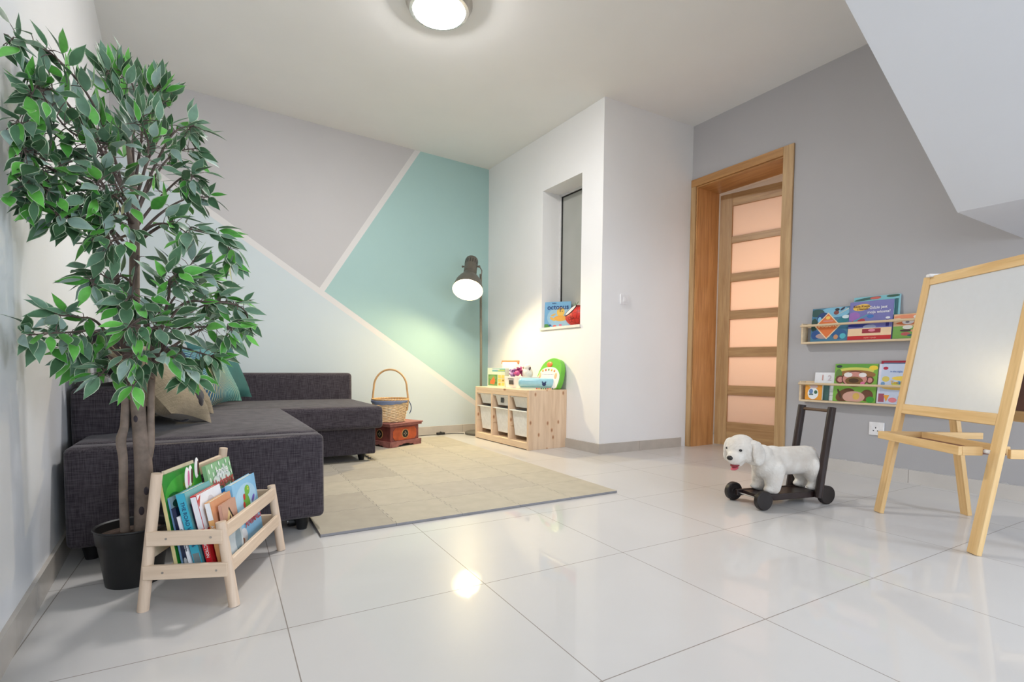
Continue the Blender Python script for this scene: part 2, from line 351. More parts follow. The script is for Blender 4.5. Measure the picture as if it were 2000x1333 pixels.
# back wall with painted geometric mural (paint areas cut along the masking-tape lines)
def wall_back():
    a, b = LB, CA; t = (b-a); L = t.length; t.normalize(); n = Vector((-t.y, t.x))
    fr = lambda u, z, d: (a.x+t.x*u+n.x*d, a.y+t.y*u+n.y*d, z)
    mint = paint('mural_pale_mint_paint', (201, 211, 213), 0.6); teal = paint('mural_teal_paint', (166, 197, 193), 0.6)
    gre = paint('mural_light_grey_paint', (194, 191, 190), 0.6); wh = paint('mural_white_line_paint', (218, 215, 212), 0.6)
    mb = MB(); mb.prism([(0, 0), (L, 0), (L, H), (0, H)], 0.15, lambda u, z, d: fr(u, z, d+0.0015), 0)
    u = lambda x: (x-LB.x)/t.x
    J = (u(0.907), 1.400); sl = -0.655; zr = J[1]+sl*(L-J[0]); zl = J[1]-sl*J[0]
    tx = u(1.873); w = 0.026       # half width of the white line
    k = w*math.sqrt(1+sl*sl); s2 = (H-J[1])/(tx-J[0]); kx = w*math.sqrt(1+1/s2**2)
    # lower field
    q = lambda pts, mi: mb.add([fr(p[0], p[1], 0) for p in pts], [tuple(range(len(pts)))], mi)
    q([(0, 0), (L, 0), (L, zr-k), (0, zl-k)], 1)
    q([(0, zl-k), (L, zr-k), (L, zr+k), (0, zl+k)], 4)
    # crossing of the second line's edges with the first line's upper edge
    def cross(off): # x = J.x+off+(z-J.z)/s2 ; z = J.z+sl*(x-J.x)+k
        d = (off + k/s2)/(1-sl/s2); return (J[0]+d, J[1]+sl*d+k)
    c0, c1 = cross(-kx), cross(kx)
    q([(0, zl+k), c0, (tx-kx, H), (0, H)], 3)
    q([c0, c1, (tx+kx, H), (tx-kx, H)], 4)
    q([c1, (L, zr+k), (L, H), (tx+kx, H)], 2)
    o = struct(mb.build('wall_back', [white, mint, teal, gre, wh], smooth=False)); o['label'] = 'back wall painted with grey, teal and pale mint triangles divided by white lines'
wall_back()
# alcove wall with deep window opening
AL = (CP-CA).length
tA = (CP-CA).normalized()
uw = lambda y: (y-CA.y)/tA.y
W0, W1, WZ0, WZ1 = uw(4.092), uw(3.527), 1.095, 2.392
WT = 0.30
wa_, frA, _l = wall_slab('wall_alcove', CA, CP, white, th=WT, out=-1, holes=(W0, W1, WZ0, WZ1))
wa_['label'] = 'white wall with the narrow recessed window'
def frW(u, z, d): return frA(u, z, d)
def window():
    root = bpy.data.objects.new('window_1', None); COL.objects.link(root); root['kind'] = 'structure'; root['label'] = 'narrow tall window with dark grey glass in a deep white recess'
    fr_m = plain('white_window_frame', (214, 214, 214), 0.3); gas = plain('black_gasket', (22, 22, 22), 0.6)
    d0 = 0.215
    def ring(e0, e1, da, db, name, mat):
        mb = MB()
        U0, U1, Z0, Z1 = W0+e0, W1-e0, WZ0+e0, WZ1-e0; e = e1-e0
        for (a, b, c, d) in ((U0, U0+e, Z0, Z1), (U1-e, U1, Z0, Z1), (U0+e, U1-e, Z0, Z0+e), (U0+e, U1-e, Z1-e, Z1)):
            mb.prism([(a, c), (b, c), (b, d), (a, d)], db-da, lambda u, z, t: frW(u, z, da+t))
        return struct(mb.build(name, mat, root, smooth=False))
    ring(0.0, 0.022, d0-0.012, d0+0.05, 'window_frame', fr_m); ring(0.022, 0.030, d0-0.004, d0+0.03, 'window_gasket', gas)
    m, nt, bs = newmat('dark_frosted_glass')
    no = N(nt, 'ShaderNodeTexNoise'); no.inputs['Scale'].default_value = 2.0; nt.links.new(mapped(nt), no.inputs['Vector'])
    nt.links.new(ramp(nt, no.outputs['Fac'], [(0.3, srgb(166, 168, 162)), (0.7, srgb(180, 182, 176))]), bs.inputs['Base Color'])
    bs.inputs['Roughness'].default_value = 0.42
    struct(MB().prism([(W0+0.028, WZ0+0.028), (W1-0.028, WZ0+0.028), (W1-0.028, WZ1-0.028), (W0+0.028, WZ1-0.028)], 0.008, lambda u, z, t: frW(u, z, d0+0.006+t)).build('window_pane', m, root, smooth=False))
    sill = MB(); sill.prism([(W0-0.012, WZ0-0.022), (W1+0.012, WZ0-0.022), (W1+0.012, WZ0+0.002), (W0-0.012, WZ0+0.002)], d0+0.008, lambda u, z, t: frW(u, z, -0.014+t))
    struct(sill.build('window_sill', plain('white_sill', (226, 222, 214), 0.35), root, bevel=0.002))
window()
wp_, frP, _l = wall_slab('wall_pillar', CP, CD, white, th=0.10, out=-1); wp_['label'] = 'white wall face between the alcove and the wooden door'
# door wall: opening for the door
DY0, DY1, DZ = 3.196, 2.365, 2.385
tD = (CF-CD).normalized()
ud = lambda y: (y-CD.y)/tD.y
DT = 0.31
wd_, frD, _l = wall_slab('wall_door_side', CD, CF, grey_paint, th=DT, out=-1, holes=(ud(DY0), ud(DY1), 0, DZ)); wd_['label'] = 'grey painted wall with the wooden door and picture ledges'
# hidden parts of the room that close it for the light (behind the camera)
wall_slab('wall_far_left', (-3.1, -2.6), (-3.1, 0.2), white, out=-1)
wall_slab('wall_left_return', (-3.1, 0.2), (LF.x, 0.2), white, out=-1)
wall_slab('wall_rear', (3.95, -2.6), (-3.1, -2.6), white, out=-1, holes=(1.05, 3.95, 0.5, 2.5))
# stairs over the right corner
SY = 1.0
sx1 = 2.966; sl = (2.016-1.447)/(2.966-1.941); xt = sx1-(H-1.447)/sl
st = MB().prism([(3.88, 1.447), (sx1, 1.447), (xt, H), (3.88, H)], SY+0.25, lambda a, b, c: (a, SY-c, b))
struct(st.build('ceiling_stair_soffit', paint('stair_paint', (220, 221, 224), 0.6), smooth=False), 'white sloping underside of the stairs at the upper right')
# skirting
def skirt(name, fr, u0, u1, mat, h=HB, th=0.012, joints=()):
    mb = MB(); e = 0.0012
    cuts = [u0]+sorted(j for j in joints if u0 < j < u1)+[u1]
    for a, b in zip(cuts[:-1], cuts[1:]):
        mb.prism([(a+e, 0), (b-e, 0), (b-e, h), (a+e, h)], th, lambda u, z, t: fr(u, z, -t))
    o = struct(mb.build(name, mat, smooth=False)); return o
tL = (LB-LF); LL = tL.length; tL.normalize()
frL = lambda u, z, d: (LF.x+tL.x*u-tL.y*d*1.0, LF.y+tL.y*u+tL.x*d, z)
skirt('baseboard_left', lambda u, z, d: (LF.x+tL.x*u - d*tL.y, LF.y+tL.y*u + d*tL.x, z), 0.0, LL, stone, joints=[0.55, 1.15, 1.75, 2.35, 2.95, 3.55])
tB = (CA-LB); BLn = tB.length; tB.normalize()
skirt('baseboard_back', lambda u, z, d: (LB.x+tB.x*u - tB.y*d, LB.y+tB.y*u + tB.x*d, z), 0.0, BLn, stone, joints=[.6, 1.2, 1.8, 2.4, 3.0])
skirt('baseboard_alcove', frA, 0, AL+0.012, stone, joints=[0.6, 1.2])
skirt('baseboard_pillar', frP, -0.012, ud(3.196)*0+(CD-CP).length-0.075, stone, joints=[0.44])
skirt('baseboard_door_side', frD, ud(2.27), ud(-2.0), tile_stone, joints=[ud(2.082), ud(1.480), ud(.878), ud(.276)])
# grout line: strip of rough plaster above the door-side skirting
def plaster_edge():
    mb = MB(); rr = random.Random(3); u = ud(2.27); e = ud(0.4)
    while u < e:
        w = rr.uniform(0.03, 0.09); h = rr.uniform(0.002, 0.010)
        mb.prism([(u, HB-0.003), (u+w, HB-0.003), (u+w*0.7, HB+h), (u+w*0.25, HB+h*0.6)], 0.003, lambda a, z, t: frD(a, z, -0.001-t)); u += w*rr.uniform(1.0, 2.2)
    struct(mb.build('trim_1', plain('rough_plaster', (186, 184, 182), 0.8), smooth=False), 'rough plaster edge along the skirting of the grey wall')
plaster_edge()

# door: casing, jambs, leaf ajar, and the warm lit room behind it
oak_z = wood('oak_upright', (200, 166, 120), (160, 120, 76), 'z', 1.1, 0.38, amount=0.8); oak_h = wood('oak_crosswise', (200, 164, 116), (158, 116, 72), 'x', 1.1, 0.38, amount=0.8)
oak_hy = wood('oak_lengthwise', (196, 148, 92), (150, 100, 54), 'y', 1.1, 0.38, amount=0.8)
oak_j = wood('oak_jamb', (222, 168, 110), (178, 122, 70), 'z', 1.1, 0.35, amount=0.8)
def door():
    root = bpy.data.objects.new('door_1', None); COL.objects.link(root); root['kind'] = 'structure'; root['label'] = 'oak framed door standing slightly ajar with six peach frosted glass panels'
    P = lambda mb, u0, u1, z0, z1, d0, d1: mb.prism([(u0, z0), (u1, z0), (u1, z1), (u0, z1)], d1-d0, lambda u, z, t: frD(u, z, d0+t))
    a, b = ud(DY0), ud(DY1)
    struct(P(MB(), a-0.036, a+0.014, 0, 2.362, -0.016, 0.004).build('door_casing', oak_z, root, bevel=0.002))
    struct(P(MB(), b-0.012, b+0.070, 0, 2.428, -0.016, 0.004).build('door_casing', oak_z, root, bevel=0.002))
    struct(P(MB(), a-0.036, b-0.012, 2.362, 2.428, -0.016, 0.004).build('door_casing', oak_hy, root, bevel=0.002))
    struct(P(MB(), a, a+0.022, 0, 2.374, 0.004, DT).build('door_jamb', oak_j, root))
    struct(P(MB(), b-0.022, b, 0, 2.374, 0.004, DT).build('door_jamb', oak_j, root))
    struct(P(MB(), a+0.022, b-0.022, 2.352, 2.376, 0.004, DT).build('door_head', oak_hy, root))
    # leaf, local frame: x along leaf from hinge, y through, z up
    leaf = bpy.data.objects.new('door_leaf', None); COL.objects.link(leaf); leaf.parent = root
    leaf.location = (4.14, 3.172, 0.008); leaf.rotation_euler = (0, 0, -PI/2+math.radians(13))
    LW = 0.80; T = 0.04; top = 2.325
    gl = [(0.218, 0.472), (0.559, 0.825), (0.911, 1.171), (1.251, 1.515), (1.592, 1.868), (1.930, 2.207)]
    struct(MB().box(0, 0.115, 0, T, 0, top).build('door_stile', oak_z, leaf, bevel=0.002)); struct(MB().box(LW-0.115, LW, 0, T, 0, top).build('door_stile', oak_z, leaf, bevel=0.002))
    zs = [0]+[z for g in gl for z in g]+[top]
    for i in range(0, len(zs), 2): struct(MB().box(0.115, LW-0.115, 0.001, T-0.001, zs[i], zs[i+1]).build('door_rail', oak_h, leaf, bevel=0.002))
    m = bpy.data.materials.new('peach_frosted_glass'); m.use_nodes = True; nt = m.node_tree; bs = nt.nodes['Principled BSDF']
    bs.inputs['Base Color'].default_value = srgb(240, 222, 208); bs.inputs['Roughness'].default_value = 0.35
    tr = N(nt, 'ShaderNodeBsdfTranslucent'); tr.inputs['Color'].default_value = srgb(250, 232, 218)
    mix = N(nt, 'ShaderNodeMixShader'); mix.inputs[0].default_value = 0.6; nt.links.new(bs.outputs[0], mix.inputs[1]); nt.links.new(tr.outputs[0], mix.inputs[2])
    nt.links.new(mix.outputs[0], nt.nodes['Material Output'].inputs['Surface'])
    for z0, z1 in gl: struct(MB().box(0.112, LW-0.112, T/2-0.003, T/2+0.003, z0-0.003, z1+0.003).build('door_pane', m, leaf, smooth=False))
    # room behind
    rb = paint('hall_paint', (234, 224, 212), 0.7)
    struct(MB().box(4.85, 4.95, 1.2, 4.6, 0, H).build('wall_hall', rb, smooth=False)); struct(MB().box(4.12, 4.95, 4.5, 4.6, 0, H).build('wall_hall_end', rb, smooth=False))
    struct(MB().box(4.16, 4.95, 1.2, 1.3, 0, H).build('wall_hall_end', rb, smooth=False)); struct(MB().box(4.14, 4.95, 1.2, 4.6, H-0.3, H).build('ceiling_hall', rb, smooth=False))
    l = bpy.data.lights.new('hall_lamp', 'AREA'); l.shape = 'RECTANGLE'; l.size = 1.3; l.size_y = 2.2; l.energy = 12.5; l.color = (1.0, 0.81, 0.62)
    o = bpy.data.objects.new('hall_lamp', l); COL.objects.link(o); o.location = (4.83, 2.6, 1.25); o.rotation_euler = (0, PI/2, 0)
door()
# ceiling lamp
def ceiling_lamp():
    t = thing('ceiling_lamp', 'round flush white glass ceiling light with steel ring', 'lamp', (1.235, 2.965, H))
    steel = plain('brushed_steel', (196, 192, 186), 0.3, 0.9)
    MB().lathe([(0, 0), (0.20, 0), (0.20, -0.014), (0.178, -0.054), (0.158, -0.058)], 48).build('mounting_ring', steel, t)
    MB().lathe([(0.158, -0.050), (0.150, -0.064), (0.125, -0.077), (0.08, -0.086), (0.0, -0.090)], 48).build('glass_dome', emit('lit_opal_glass', (255, 252, 250), 116.0), t)
ceiling_lamp()
# wall switch and socket
def wall_plate():
    wp = plain('white_switch_plastic', (236, 234, 234), 0.35)
    t = thing('light_switch', 'white rocker light switch on the white wall face left of the door', 'switch', (3.038, 3.2567, 1.300), math.radians(-1.73))
    MB().box(-0.043, 0.043, -0.009, 0.0, -0.043, 0.043).build('switch_plate', wp, t, bevel=0.002); MB().box(-0.012, 0.012, -0.013, -0.008, -0.020, 0.020).build('rocker', wp, t, bevel=0.001)
    t = thing('wall_socket', 'white power socket on the grey wall below the ledges, left of the easel tray', 'socket', (doorx(1.672), 1.672, 0.327), -PI/2-0.018)
    MB().box(-0.045, 0.045, -0.010, 0.0, -0.044, 0.044).build('socket_plate', wp, t, bevel=0.002)
    dk = plain('socket_hole', (40, 38, 38), 0.6); cx = -0.004
    for b in ((cx-0.003, cx+0.003, 0.002, 0.013), (cx-0.016, cx-0.009, -0.016, -0.010), (cx+0.009, cx+0.016, -0.016, -0.010)): MB().box(b[0], b[1], -0.0106, -0.0095, b[2], b[3]).build('socket_hole', dk, t, smooth=False)
    MB().box(-0.033, -0.021, -0.014, -0.009, -0.002, 0.018).build('rocker', wp, t, bevel=0.001)
wall_plate()
# ------------------------------------------------------------------ foam mat
def mat():
    t = thing('play_mat', 'grey-beige foam play mat of interlocking square tiles in front of the sofa', 'mat', (0.393, 2.215, 0), math.radians(-0.8))
    ms = [plain('foam_a', (176, 168, 151), 0.85, var=0.05, scale=14), plain('foam_b', (166, 158, 143), 0.85, var=0.05, scale=14), plain('foam_c', (172, 164, 149), 0.85, var=0.05, scale=14)]
    side = plain('foam_side', (142, 140, 142), 0.85)
    s = 0.3255; nx, ny = 5, 8; A = 0.0055; K = 9; g = 0.0007; rr = random.Random(5)
    def edge(p, q, nrm, wavy):
        p, q, nrm = Vector(p), Vector(q), Vector(nrm); pts = []
        if not wavy: return [p]
        pts.append(p); sgn = 1
        for i in range(1, K):
            c = p+(q-p)*(i/K); pts.append(c+nrm*A*sgn); pts.append(c-nrm*A*sgn); sgn = -sgn
        return pts
    for i in range(nx):
        for j in range(ny):
            if i <= 1 and j > 4: continue
            x0, x1, y0, y1 = i*s+g, (i+1)*s-g, j*s+g, (j+1)*s-g
            up, rt = (0, 1), (1, 0)
            pts = edge((x0, y0), (x1, y0), up, j > 0)
            pts += edge((x1, y0), (x1, y1), rt, i < nx-1)
            pts += list(reversed(edge((x0, y1), (x1, y1), up, j < ny-1)[1:]))if False else [] 
            tp = edge((x0, y1), (x1, y1), up, j < ny-1); tp = [Vector((x1, y1))]+list(reversed(tp[1:]))
            lf = edge((x0, y0), (x0, y1), rt, i > 0); lf = [Vector((x0, y1))]+list(reversed(lf[1:]))
            pts += tp+lf
            P = [(p.x, p.y) for p in pts]; n = len(P); mb = MB()
            mb.add([(a, b, 0.001) for a, b in P]+[(a, b, 0.012) for a, b in P], [tuple(range(n, 2*n))], 0)
            mb.f += [(k, (k+1) % n, n+(k+1) % n, n+k) for k in range(n)]; mb.m += [1]*n
            mb.build('mat_tile', [ms[rr.choice([0, 0, 1, 2])], side], t, smooth=False)
mat()

# ------------------------------------------------------------------ corner sofa
sofa_f = fabric('charcoal_sofa_fabric', (44, 39, 44), (82, 75, 80), contrast=(0.38, 0.62))
blackp = plain('black_plastic', (18, 18, 19), 0.45)
def sofa():
    t = thing('corner_sofa', 'charcoal grey fabric corner sofa with chaise along the left wall', 'sofa', (-0.44, 2.30, 0))
    def ub(name, x0, x1, y0, y1, z0, z1, r, puff=0.0, m=None):
        vs, fs = rbox(x0, x1, y0, y1, z0, z1, r, puff); return MB().add(vs, fs).build(name, m or sofa_f, t, angle=60)
    # local: x from the left wall, y from the near face
    ub('chaise_front', 0.0, 0.868, 0.0, 0.10, 0.062, 0.425, 0.025)
    ub('chaise_seat', 0.003, 0.868, 0.085, 1.46, 0.20, 0.43, 0.03, 0.018)
    ub('chaise_side', 0.775, 0.860, 0.085, 1.42, 0.062, 0.30, 0.012)
    ub('seat_base', 0.70, 1.515, 1.50, 2.40, 0.062, 0.262, 0.012)
    ub('seat_cushion', 0.02, 1.545, 1.40, 2.38, 0.262, 0.425, 0.028, 0.012)
    ub('backrest', -0.03, 0.14, 0.30, 2.58, 0.062, 0.625, 0.03)
    ub('low_back', 0.14, 1.545, 2.34, 2.50, 0.062, 0.655, 0.03)
    # piping along the near face edges
    pts = [(0.02, 0.012, 0.414), (0.43, 0.010, 0.420), (0.83, 0.012, 0.416), (0.858, 0.012, 0.39), (0.862, 0.012, 0.25), (0.861, 0.012, 0.09)]
    MB().tube(pts, 0.0035, 6).build('piping', fabric('piping_fabric', (92, 84, 80), (122, 112, 104)), t)
    for x, y in ((0.06, 0.09), (0.785, 0.08), (1.44, 1.63), (1.44, 2.3), (0.80, 1.3)):
        MB().lathe([(0.020, 0), (0.034, 0.066)], 4 if False else 16, c=(x, y, 0), close=True).build('leg', blackp, t)
    MB().cyl((0.735, 0.13, 0.026), (0.765, 0.13, 0.026), 0.024, n=18).build('castor', blackp, t)
    MB().cyl((0.731, 0.13, 0.026), (0.735, 0.13, 0.026), 0.010, n=14).build('castor_hub', plain('hub_metal', (210, 210, 210), 0.3, 0.6), t)
sofa()
def cushion(name, label, w, h, t_, loc, rz, lean, roll, mat_, group=None, extra=None):
    """loc = middle of the bottom edge; faces local -Y; lean tips the top backwards (+Y)"""
    if name == 'back_cushion':
        vs, fs = rbox(-w/2, w/2, -t_/2, t_/2, -h/2, h/2, 0.048, 0.0)
    else: vs, fs = pillow_mesh(w, h, t_)
    M = Matrix.Translation(Vector(loc)) @ Matrix.Rotation(rz, 4, 'Z') @ Matrix.Rotation(-lean, 4, 'X') @ Matrix.Translation((0, 0, h/2)) @ Matrix.Rotation(roll, 4, 'Y')
    o = MB().add(vs, fs).build(name, mat_, angle=70); o.matrix_world = M
    tag(o, label, 'cushion', group); return o
D = math.radians
dark_c = fabric('dark_back_cushion', (30, 27, 31), (52, 48, 54)); taupe = fabric('taupe_cushion', (116, 104, 84), (146, 133, 110))
navy = plain('navy_velvet', (10, 24, 42), 0.8, var=0.2, scale=8); tealv = plain('teal_velvet', (38, 92, 92), 0.75, var=0.18, scale=9)
def feather_mat():
    m, nt, bs = newmat('teal_feather_print')
    tc = mapped(nt); sp = N(nt, 'ShaderNodeSeparateXYZ'); nt.links.new(tc, sp.inputs['Vector'])
    # rays fanning from a point near the upper middle of the cushion, over a teal to mint wash
    ax = N(nt, 'ShaderNodeMath', operation='ADD'); ax.inputs[1].default_value = 0.02; nt.links.new(sp.outputs['X'], ax.inputs[0])
    az = N(nt, 'ShaderNodeMath', operation='ADD'); az.inputs[1].default_value = -0.05; nt.links.new(sp.outputs['Z'], az.inputs[0])
    an = N(nt, 'ShaderNodeMath', operation='ARCTAN2'); nt.links.new(ax.outputs[0], an.inputs[0]); nt.links.new(az.outputs[0], an.inputs[1])
    no = N(nt, 'ShaderNodeTexNoise'); no.inputs['Scale'].default_value = 9; nt.links.new(tc, no.inputs['Vector'])
    a2 = N(nt, 'ShaderNodeMath', operation='MULTIPLY_ADD'); a2.inputs[1].default_value = 74; nt.links.new(an.outputs[0], a2.inputs[0])
    n3 = N(nt, 'ShaderNodeMath', operation='MULTIPLY'); n3.inputs[1].default_value = 5; nt.links.new(no.outputs['Fac'], n3.inputs[0]); nt.links.new(n3.outputs[0], a2.inputs[2])
    sn = N(nt, 'ShaderNodeMath', operation='SINE'); nt.links.new(a2.outputs[0], sn.inputs[0])
    gt = N(nt, 'ShaderNodeMath', operation='GREATER_THAN'); gt.inputs[1].default_value = 0.72; nt.links.new(sn.outputs[0], gt.inputs[0])
    mp = N(nt, 'ShaderNodeMapRange'); mp.inputs['From Min'].default_value = -0.25; mp.inputs['From Max'].default_value = 0.2; nt.links.new(sp.outputs['X'], mp.inputs['Value'])
    base = ramp(nt, mp.outputs['Result'], [(0.1, srgb(14, 66, 98)), (0.5, srgb(30, 98, 112)), (0.95, srgb(76, 134, 128))])
    n4 = N(nt, 'ShaderNodeTexNoise'); n4.inputs['Scale'].default_value = 3.2; nt.links.new(tc, n4.inputs['Vector'])
    gold = ramp(nt, n4.outputs['Fac'], [(0.5, srgb(126, 172, 164)), (0.62, srgb(176, 154, 92))])
    mx = N(nt, 'ShaderNodeMixRGB'); nt.links.new(gt.outputs[0], mx.inputs['Fac']); nt.links.new(base, mx.inputs['Color1']); nt.links.new(gold, mx.inputs['Color2'])
    nt.links.new(mx.outputs['Color'], bs.inputs['Base Color']); bs.inputs['Roughness'].default_value = 0.7
    return m
FM = feather_mat()
cushion('back_cushion', 'dark charcoal back cushion slumped over the near end of the backrest', 0.72, 0.50, 0.15, (-0.048, 3.00, 0.50), D(90), D(49), 0, dark_c)
cushion('back_cushion', 'dark charcoal back cushion in the middle of the sofa, behind the taupe pillows', 0.66, 0.46, 0.15, (-0.15, 3.80, 0.50), D(90), D(30), 0, dark_c)
cushion('throw_pillow', 'taupe linen pillow nearest the near end of the sofa', 0.40, 0.38, 0.15, (-0.045, 2.66, 0.478), D(80), D(42), D(16), taupe, 'taupe pillows on the sofa')
cushion('throw_pillow', 'taupe linen pillow leaning behind the nearer taupe one', 0.40, 0.40, 0.14, (-0.035, 3.16, 0.475), D(76), D(38), D(14), taupe, 'taupe pillows on the sofa')
cushion('throw_pillow', 'navy blue velvet pillow between the taupe and feather print pillows', 0.46, 0.44, 0.12, (-0.10, 3.62, 0.45), D(62), D(26), 0, navy)
cushion('throw_pillow', 'teal pillow with gold feather print on the sofa', 0.45, 0.43, 0.13, (0.085, 3.93, 0.447), D(58), D(24), D(-4), FM)
cushion('throw_pillow', 'plain dark teal pillow behind the feather print one', 0.46, 0.48, 0.13, (0.15, 4.32, 0.45), D(52), D(22), D(-4), tealv)

# ------------------------------------------------------------------ plant
def plant():
    t = thing('potted_ficus', 'tall artificial weeping fig tree in a black plastic pot beside the book rack', 'plant', (-0.222, 2.075, 0))
    loc = Vector((-0.222, 2.075, 0))
    pot = plain('black_pot_plastic', (24, 24, 25), 0.42)
    MB().lathe([(0, 0), (0.078, 0), (0.096, 0.135), (0.100, 0.140), (0.104, 0.182), (0.108, 0.186), (0.106, 0.190), (0.100, 0.186), (0.096, 0.16), (0, 0.16)], 40).build('pot', pot, t)
    so = MB(); n = 22; rr = random.Random(2)
    so.lathe([(0.0, 0.165), (0.04, 0.168), (0.075, 0.163), (0.098, 0.160)], 30)
    so.build('potting_soil', plain('soil', (70, 54, 44), 0.95, var=0.5, scale=90, bmp=1.0), t)
    bark = plain('ficus_bark', (132, 116, 104), 0.85, var=0.28, scale=26, bmp=0.8)
    bark2 = plain('ficus_bark_upper', (104, 88, 82), 0.85, var=0.28, scale=26, bmp=0.8)
    S = lambda pts, r, m=bark, nm='trunk': MB().tube(smooth_path([Vector(p)-loc for p in pts], 5), interp(r, (len(pts)-1)*5+1), 10).build(nm, m, t, angle=80)
    S([(-0.244, 2.08, 0.16), (-0.246, 2.08, 0.28), (-0.244, 2.08, 0.40), (-0.248, 2.075, 0.47), (-0.238, 2.08, 0.52), (-0.232, 2.08, 0.62), (-0.226, 2.08, 0.70)], [0.014, 0.0125, 0.0125, 0.014, 0.012, 0.012, 0.011])
    S([(-0.194, 2.08, 0.16), (-0.190, 2.08, 0.30), (-0.191, 2.08, 0.40), (-0.198, 2.08, 0.52), (-0.206, 2.08, 0.70), (-0.204, 2.08, 0.84), (-0.202, 2.08, 0.97), (-0.198, 2.08, 1.12), (-0.196, 2.08, 1.27), (-0.208, 2.08, 1.42)], [0.028, 0.027, 0.025, 0.021, 0.021, 0.017, 0.0145, 0.0135, 0.011, 0.006])
    S([(-0.190, 2.08, 0.36), (-0.172, 2.08, 0.44), (-0.167, 2.08, 0.54), (-0.162, 2.08, 0.66), (-0.152, 2.08, 0.76), (-0.146, 2.08, 0.85)], [0.014, 0.013, 0.0105, 0.010, 0.009, 0.006])
    S([(-0.206, 2.07, 0.66), (-0.228, 2.07, 0.78), (-0.240, 2.07, 0.90), (-0.252, 2.06, 1.02), (-0.270, 2.04, 1.14), (-0.285, 2.0, 1.26)], [0.017, 0.014, 0.012, 0.011, 0.009, 0.005], bark2)
    for c, r in (((-0.182, 2.055, 0.30), 0.0075), ((-0.196, 2.055, 0.235), 0.008), ((-0.206, 2.060, 0.54), 0.006)): MB().ell(Vector(c)-loc, (r, r*0.8, r*1.9), 10, 6).build('bark_knot', plain('dark_knot', (58, 50, 56), 0.8), t)
    # leaves
    cols = [(84, 122, 88), (110, 144, 118), (62, 94, 62), (148, 172, 160), (108, 186, 80), (84, 158, 64)]
    lm = [plain('leaf_%d' % i, c, 0.42, var=0.16, scale=40) for i, c in enumerate(cols)]
    for m in lm: m.node_tree.nodes['Principled BSDF'].inputs['Specular IOR Level'].default_value = 0.35
    edge = plain('leaf_margin', (186, 200, 170), 0.5, var=0.12, scale=40)
    mats = lm+[edge]; rr = random.Random(11)
    def leaf(mb, p, d, up, L, wd, mi):
        d = d.normalized(); s_ = d.cross(up)
        if s_.length < 1e-3: s_ = d.orthogonal()
        s_.normalize(); n = s_.cross(d).normalized()
        prof = [(0.0, 0.0), (0.09, 0.40), (0.25, 0.88), (0.42, 1.0), (0.62, 0.78), (0.80, 0.38), (0.91, 0.14), (1.0, 0.0)]
        bend = rr.uniform(-0.10, 0.22); fold = rr.uniform(0.05, 0.35); vs = []
        for a, w in prof:
            c = p + d*(a*L) - n*(bend*L*a*a)
            hw = w*wd/2
            for k in (-1, -0.87, 0, 0.87, 1): vs.append(c + s_*hw*k + n*abs(k)*hw*fold)
        fs = []; ms = []
        for i in range(7):
            for j in range(4):
                fs.append((i*5+j, (i+1)*5+j, (i+1)*5+j+1, i*5+j+1)); ms.append(6 if (j in (0, 3) and True) else mi)
        b = len(mb.v); mb.v += [tuple(q) for q in vs]; mb.f += [tuple(b+k for k in f) for f in fs]; mb.m += ms
    crowns = [MB(), MB()]; twigs = [MB(), MB()]
    for bi, (pts, n, spread) in enumerate(BRANCHES):
        k = 0 if bi < 27 else 1
        P = smooth_path([Vector(p)-loc for p in pts], 6); m = len(P)
        twigs[k].tube(P, [0.0042*(1-i/m)+0.0012 for i in range(m)], 5)
        for q in range(int(n*1.3)):
            f = 0.22+0.78*math.sqrt(rr.random()) if q > 2 else 0.97
            i = min(m-2, int(f*(m-1))); base = P[i].lerp(P[i+1], f*(m-1)-i) if i < m-1 else P[-1]
            ax = (P[min(i+1, m-1)]-P[max(i-1, 0)]).normalized()
            off = Vector((rr.gauss(0, 1), rr.gauss(0, 1), rr.gauss(0, 1))); off -= ax*off.dot(ax)*0.6
            tip = base + off.normalized()*rr.uniform(0.2, 1.15)*spread*(1.0 if q > 2 else 0.2)
            twigs[k].tube([base, base.lerp(tip, 0.5)+Vector((0, 0, 0.004)), tip], [0.0014, 0.0012, 0.0009], 4, cap=False)
            d = (ax*rr.uniform(0.2, 1.0) + off.normalized()*rr.uniform(0.3, 0.9) + Vector((0, 0, rr.uniform(-0.6, 0.15))))
            if k == 0 and base.z > 1.40 and abs(base.x) < 0.12: d += Vector((0, 0, 0.9))
            up = Vector((rr.gauss(0, 0.45), rr.gauss(-0.65, 0.4), rr.uniform(0.3, 1.2)))
            L = rr.uniform(0.052, 0.082)
            wt = tip+loc; lim = wallx(wt.y)+0.02
            if wt.x + d.normalized().x*L < lim: d.x = abs(d.x)*0.3
            if tip.x+loc.x < lim: continue
            r_ = rr.random(); mi = 0 if r_ < .24 else 1 if r_ < .44 else 2 if r_ < .64 else 3 if r_ < .76 else 4 if r_ < .89 else 5
            leaf(crowns[k], tip, d, up, L, L*rr.uniform(0.36, 0.48), mi)
    for k in (0, 1):
        twigs[k].build('branches', bark2, t, angle=80); crowns[k].build('foliage', mats, t, angle=80)
def smooth_path(pts, k):
    out = []; n = len(pts)
    for i in range(n-1):
        p0, p1, p2, p3 = pts[max(i-1, 0)], pts[i], pts[i+1], pts[min(i+2, n-1)]
        for j in range(k):
            t = j/k
            out.append(0.5*((2*p1)+(p2-p0)*t+(2*p0-5*p1+4*p2-p3)*t*t+(3*p1-p0-3*p2+p3)*t**3))
    out.append(pts[-1]); return out
